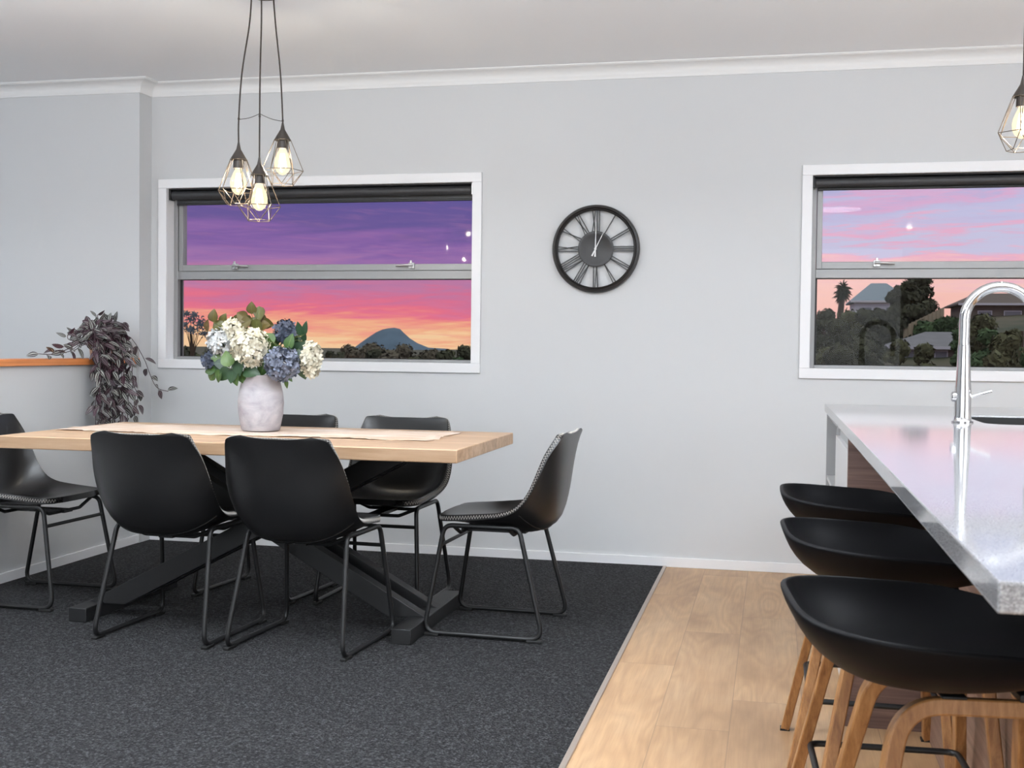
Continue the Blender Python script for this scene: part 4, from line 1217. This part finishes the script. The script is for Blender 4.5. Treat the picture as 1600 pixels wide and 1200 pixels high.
# palm-like cabbage tree
pp = at(1317, 436, 100); pz = terrain(pp.x, 100)
pm = thing('palm_tree', 'shaggy-headed palm on a thin trunk in the kitchen window', 'tree', (pp.x, 100, pz), 0, g2)
hh = pp.z-pz
MB().tube([(-.3, 0, -.2), (-.12, 0, hh*.5), (0, 0, hh-1.4)], [.34, .26, .22], 8).build('trunk', M['bark'], pm)
lf = MB(); rg = random.Random(8)
for k in range(260):
    d = Vector((rg.gauss(0, 1), rg.gauss(0, 1), rg.gauss(-.35, 1))).normalized(); o = Vector((0, 0, hh-.9+rg.uniform(-.5, .3)))
    L = rg.uniform(.55, 1.05); s_ = d.cross(Vector((0, 0, 1))).normalized()*.07
    lf.add([o-s_, o+s_, o+d*L*.6+s_*1.2-Vector((0, 0, .05)), o+d*L-Vector((0, 0, .25)), o+d*L*.6-s_*1.2-Vector((0, 0, .05))], [(0, 1, 2, 3, 4)])
lf.build('fronds', M['f_dark'], pm, smooth=0)

def house(name, label, xa, xb, Y, depth, zb, ze, zr, wall, roof, wins, over=.5, hip=1.6):
    t = thing(name, label, 'house', ((xa+xb)/2, Y, zb))
    w = (xb-xa)/2; h = ze-zb; r = zr-zb
    MB().box(-w, w, 0, depth, -1.2, h).build('wall', M[wall], t, smooth=0)
    mb = MB(); o = over
    mb.add([(-w-o, -o, h), (w+o, -o, h), (w+o, depth+o, h), (-w-o, depth+o, h), (-w-o+hip, depth/2, r), (w+o-hip, depth/2, r),
            (-w-o, -o, h-.16), (w+o, -o, h-.16), (w+o, depth+o, h-.16), (-w-o, depth+o, h-.16)],
           [(0, 1, 5, 4), (1, 2, 5), (2, 3, 4, 5), (3, 0, 4), (6, 7, 1, 0), (7, 8, 2, 1), (8, 9, 3, 2), (9, 6, 0, 3), (6, 9, 8, 7)])
    rf = mb.build('roof', M[roof], t, smooth=0)
    MB().box(-w-o-.02, w+o+.02, -o-.08, -o, h-.2, h+.02).build('gutter', M['house_white'], rf, smooth=0)
    for (wx, wz, ww, wh) in wins:
        f = MB().box(wx-ww/2-.08, wx+ww/2+.08, -.06, 0, wz-.08, wz+wh+.08).build('window', M['house_white'], t, smooth=0)
        MB().box(wx-ww/2, wx+ww/2, -.07, -.05, wz, wz+wh).build('pane', M['house_window'], f, smooth=0)
    return t
def hx_(px, py, Y): p = at(px, py, Y); return p.x, p.z
# grey-roofed house
xa, ze = hx_(1388, 541, 86); xb, _ = hx_(1600, 545, 86); _, zr = hx_(1470, 519, 91); _, zb = hx_(1430, 580, 86)
hb = MB
house('house', 'low brown house with long grey roof in the kitchen window', xa+.4, xb, 86, 8, zb, ze, zr, 'house_brown', 'roof_grey', [(-3.4, .55, .9, 1.0), (-1.2, .3, .8, 1.2), (.6, .5, 1.2, .9)], .5, 3.2)
# blue-roofed house up the hill
xa, ze = hx_(1330, 470, 135); xb, _ = hx_(1420, 470, 135); _, zr = hx_(1370, 443, 140); _, zb = hx_(1360, 505, 135)
house('house', 'white house with blue-grey roof up the hill behind the trees', xa+.4, xb, 135, 9, zb, ze, zr, 'house_white', 'roof_blue', [(-1.6, .7, 1.0, 1.1), (1.0, .7, 1.0, 1.1)], .5, 2.6)
# brown house on the bank at the right
xa, ze = hx_(1498, 474, 118); xb, _ = hx_(1640, 474, 118); _, zr = hx_(1560, 458, 122); _, zb = hx_(1520, 510, 118)
house('house', 'brown house on the bank seen through the arch of the tap', xa+.5, xb, 118, 9, zb, ze, zr, 'house_brown', 'roof_dark', [(.6, .6, 1.5, .9), (-2, .6, 1.2, .9)], .6, 2.4)
# sloping fence
fn = thing('boundary_fence', 'pale timber fence climbing the green slope in the kitchen window', 'fence', (0, 0, 0))
A = at(1412, 528, 96); B = at(1475, 497, 100)
nseg = 10
for i in range(nseg):
    p = Vector(A).lerp(Vector(B), i/nseg); q = Vector(A).lerp(Vector(B), (i+1)/nseg)
    mb = MB(); d = (q-p); hgt = .95
    mb.add([p, q, q+Vector((0, 0, hgt)), p+Vector((0, 0, hgt)), p+Vector((0, .06, 0)), q+Vector((0, .06, 0)), q+Vector((0, .06, hgt)), p+Vector((0, .06, hgt))],
           [(0, 1, 2, 3), (7, 6, 5, 4), (0, 4, 5, 1), (3, 2, 6, 7), (0, 3, 7, 4), (1, 5, 6, 2)])
    mb.build('panel', M['fence'], fn, smooth=0)
    MB().box(p.x-.05, p.x+.05, p.y-.06, p.y+.0, p.z-.6, p.z+hgt+.05).build('post', M['fence'], fn, smooth=0)

# ================================================================== SKY (sunset streaks)
wd = bpy.data.worlds.new('sunset'); SC.world = wd; wd.use_nodes = True
t = NT(wd.node_tree)
bg = t.n['Background']
dirv = t.new('ShaderNodeTexCoord').outputs['Generated']
sep = t.new('ShaderNodeSeparateXYZ'); t.link(dirv, sep.inputs[0])
az = t.math('ARCTAN2', sep.outputs[0], sep.outputs[1]); el = sep.outputs[2]
cmb = t.new('ShaderNodeCombineXYZ')
t.link(t.math('MULTIPLY', az, 9.0), cmb.inputs[0])
t.link(t.math('MULTIPLY', t.math('ADD', el, t.math('MULTIPLY', az, -.06)), 90.0), cmb.inputs[1])
n1 = t.noise(cmb.outputs[0], .8, 5, .62, .5)
cmb2 = t.new('ShaderNodeCombineXYZ')
t.link(t.math('MULTIPLY', az, 22.0), cmb2.inputs[0]); t.link(t.math('MULTIPLY', t.math('ADD', el, t.math('MULTIPLY', az, .05)), 260.0), cmb2.inputs[1]); cmb2.inputs[2].default_value = 4
n2 = t.noise(cmb2.outputs[0], .8, 5, .65, .3)
elp = t.math('ADD', el, t.math('ADD', t.math('MULTIPLY', t.math('SUBTRACT', n1, .5), .075), t.math('MULTIPLY', t.math('SUBTRACT', n2, .5), .03)))
fac = t.math('DIVIDE', t.math('ADD', elp, .02), .24, clamp=True)
def stops(l): return [((e_+.02)/.24, lin(*c)) for e_, c in l]
left = t.ramp(fac, stops([(-.02, (238, 202, 164)), (.004, (250, 205, 160)), (.012, (246, 180, 142)), (.021, (243, 150, 136)), (.030, (234, 116, 140)), (.042, (214, 116, 152)), (.050, (196, 124, 164)), (.060, (178, 122, 168)), (.074, (156, 114, 172)), (.088, (136, 100, 166)), (.104, (112, 92, 154)), (.13, (94, 86, 152)), (.22, (84, 86, 146))]))
right = t.ramp(fac, stops([(-.02, (246, 196, 182)), (.03, (250, 192, 180)), (.05, (252, 200, 190)), (.066, (250, 200, 200)), (.074, (242, 182, 204)), (.082, (206, 200, 228)), (.092, (204, 200, 228)), (.100, (236, 178, 206)), (.108, (200, 196, 228)), (.118, (196, 192, 226)), (.126, (222, 176, 212)), (.134, (186, 184, 222)), (.145, (172, 180, 222)), (.22, (160, 170, 214))]))
sidef = t.new('ShaderNodeMapRange'); sidef.interpolation_type = 'SMOOTHSTEP'
sidef.inputs[1].default_value = -.22; sidef.inputs[2].default_value = -.02; t.link(az, sidef.inputs[0])
sky = t.mix(sidef.outputs[0], left, right)
pk = t.ramp(n2, [(0.52, (0, 0, 0, 1)), (0.7, (1, 1, 1, 1))])
sky = t.mix(t.math('MULTIPLY', pk, .16), sky, lin(236, 150, 186))
hi = t.new('ShaderNodeMapRange'); hi.interpolation_type = 'SMOOTHSTEP'
hi.inputs[1].default_value = .24; hi.inputs[2].default_value = .6; t.link(el, hi.inputs[0])
sky = t.mix(hi.outputs[0], sky, (.95, .97, .95, 1))
t.link(sky, bg.inputs[0]); bg.inputs[1].default_value = 1.0

# ================================================================== LIGHTS
def area(name, loc, rot, sx, sy, power, col=(1, 1, 1), spread=180):
    l = bpy.data.lights.new(name, 'AREA'); l.shape = 'RECTANGLE'; l.size = sx; l.size_y = sy; l.energy = power; l.color = col; l.spread = math.radians(spread)
    o = bpy.data.objects.new(name, l); COL.objects.link(o); o.location = loc; o.rotation_euler = rot; return o
def disc(name, loc, d, power, col=(1, .98, .95)):
    l = bpy.data.lights.new(name, 'AREA'); l.shape = 'DISK'; l.size = d; l.energy = power; l.color = col
    o = bpy.data.objects.new(name, l); COL.objects.link(o); o.location = loc; return o
for i, b in enumerate(BULBS):
    l = bpy.data.lights.new('bulb_light', 'POINT'); l.energy = 16; l.color = (1, .93, .83); l.shadow_soft_size = .016
    o = bpy.data.objects.new('bulb_light', l); COL.objects.link(o); o.location = b
# added soft fill lights at the rear and right, standing in for daylight
COOL = (.91, .975, 1.04)
area('rear_fill', (-1.2, YR+.05, 1.35), (math.radians(90), 0, 0), 5.5, 2.2, 130, COOL)
area('kitchen_fill', (X1-.05, -5.0, 1.5), (math.radians(90), 0, math.radians(90)), 3.0, 1.6, 50, COOL)
# added upward lights without fixtures, bounced off the ceiling
area('bounce_fill', (-1.9, -3.6, 2.02), (math.radians(180), 0, 0), 1.4, .5, 135, COOL)
area('bounce_fill', (1.3, -3.6, 2.02), (math.radians(180), 0, 0), 1.4, .5, 125, COOL)
area('bounce_fill', (-4.6, -3.2, 1.9), (math.radians(180), 0, 0), .8, .5, 40, COOL)
# added fill lights under the ceiling, no fittings there
for (x, y) in ((-3.2, -3.3), (-1.2, -3.6), (.9, -3.4), (-2.2, -5.6), (.6, -6.2), (2.4, -2.2), (-4.9, -2.4)):
    disc('ceiling_fill', (x, y, H-.01), 0.5, 13, COOL)

# ================================================================== CAMERA / VIEW
cd = bpy.data.cameras.new('camera'); co = bpy.data.objects.new('camera', cd); COL.objects.link(co)
cd.sensor_width = 36; cd.sensor_fit = 'HORIZONTAL'; cd.lens = FPX/1600*36; cd.clip_end = 8000; cd.clip_start = .05
co.matrix_world = Matrix(((RGT.x, UPV.x, -FWD.x, CAM.x), (RGT.y, UPV.y, -FWD.y, CAM.y), (RGT.z, UPV.z, -FWD.z, CAM.z), (0, 0, 0, 1)))
cd.dof.use_dof = True; cd.dof.focus_distance = 4.6; cd.dof.aperture_fstop = 13
SC.camera = co
SC.view_settings.view_transform = 'Standard'; SC.view_settings.look = 'None'
SC.view_settings.exposure = 0.0; SC.view_settings.gamma = 1.0; SC.view_settings.use_curve_mapping = False
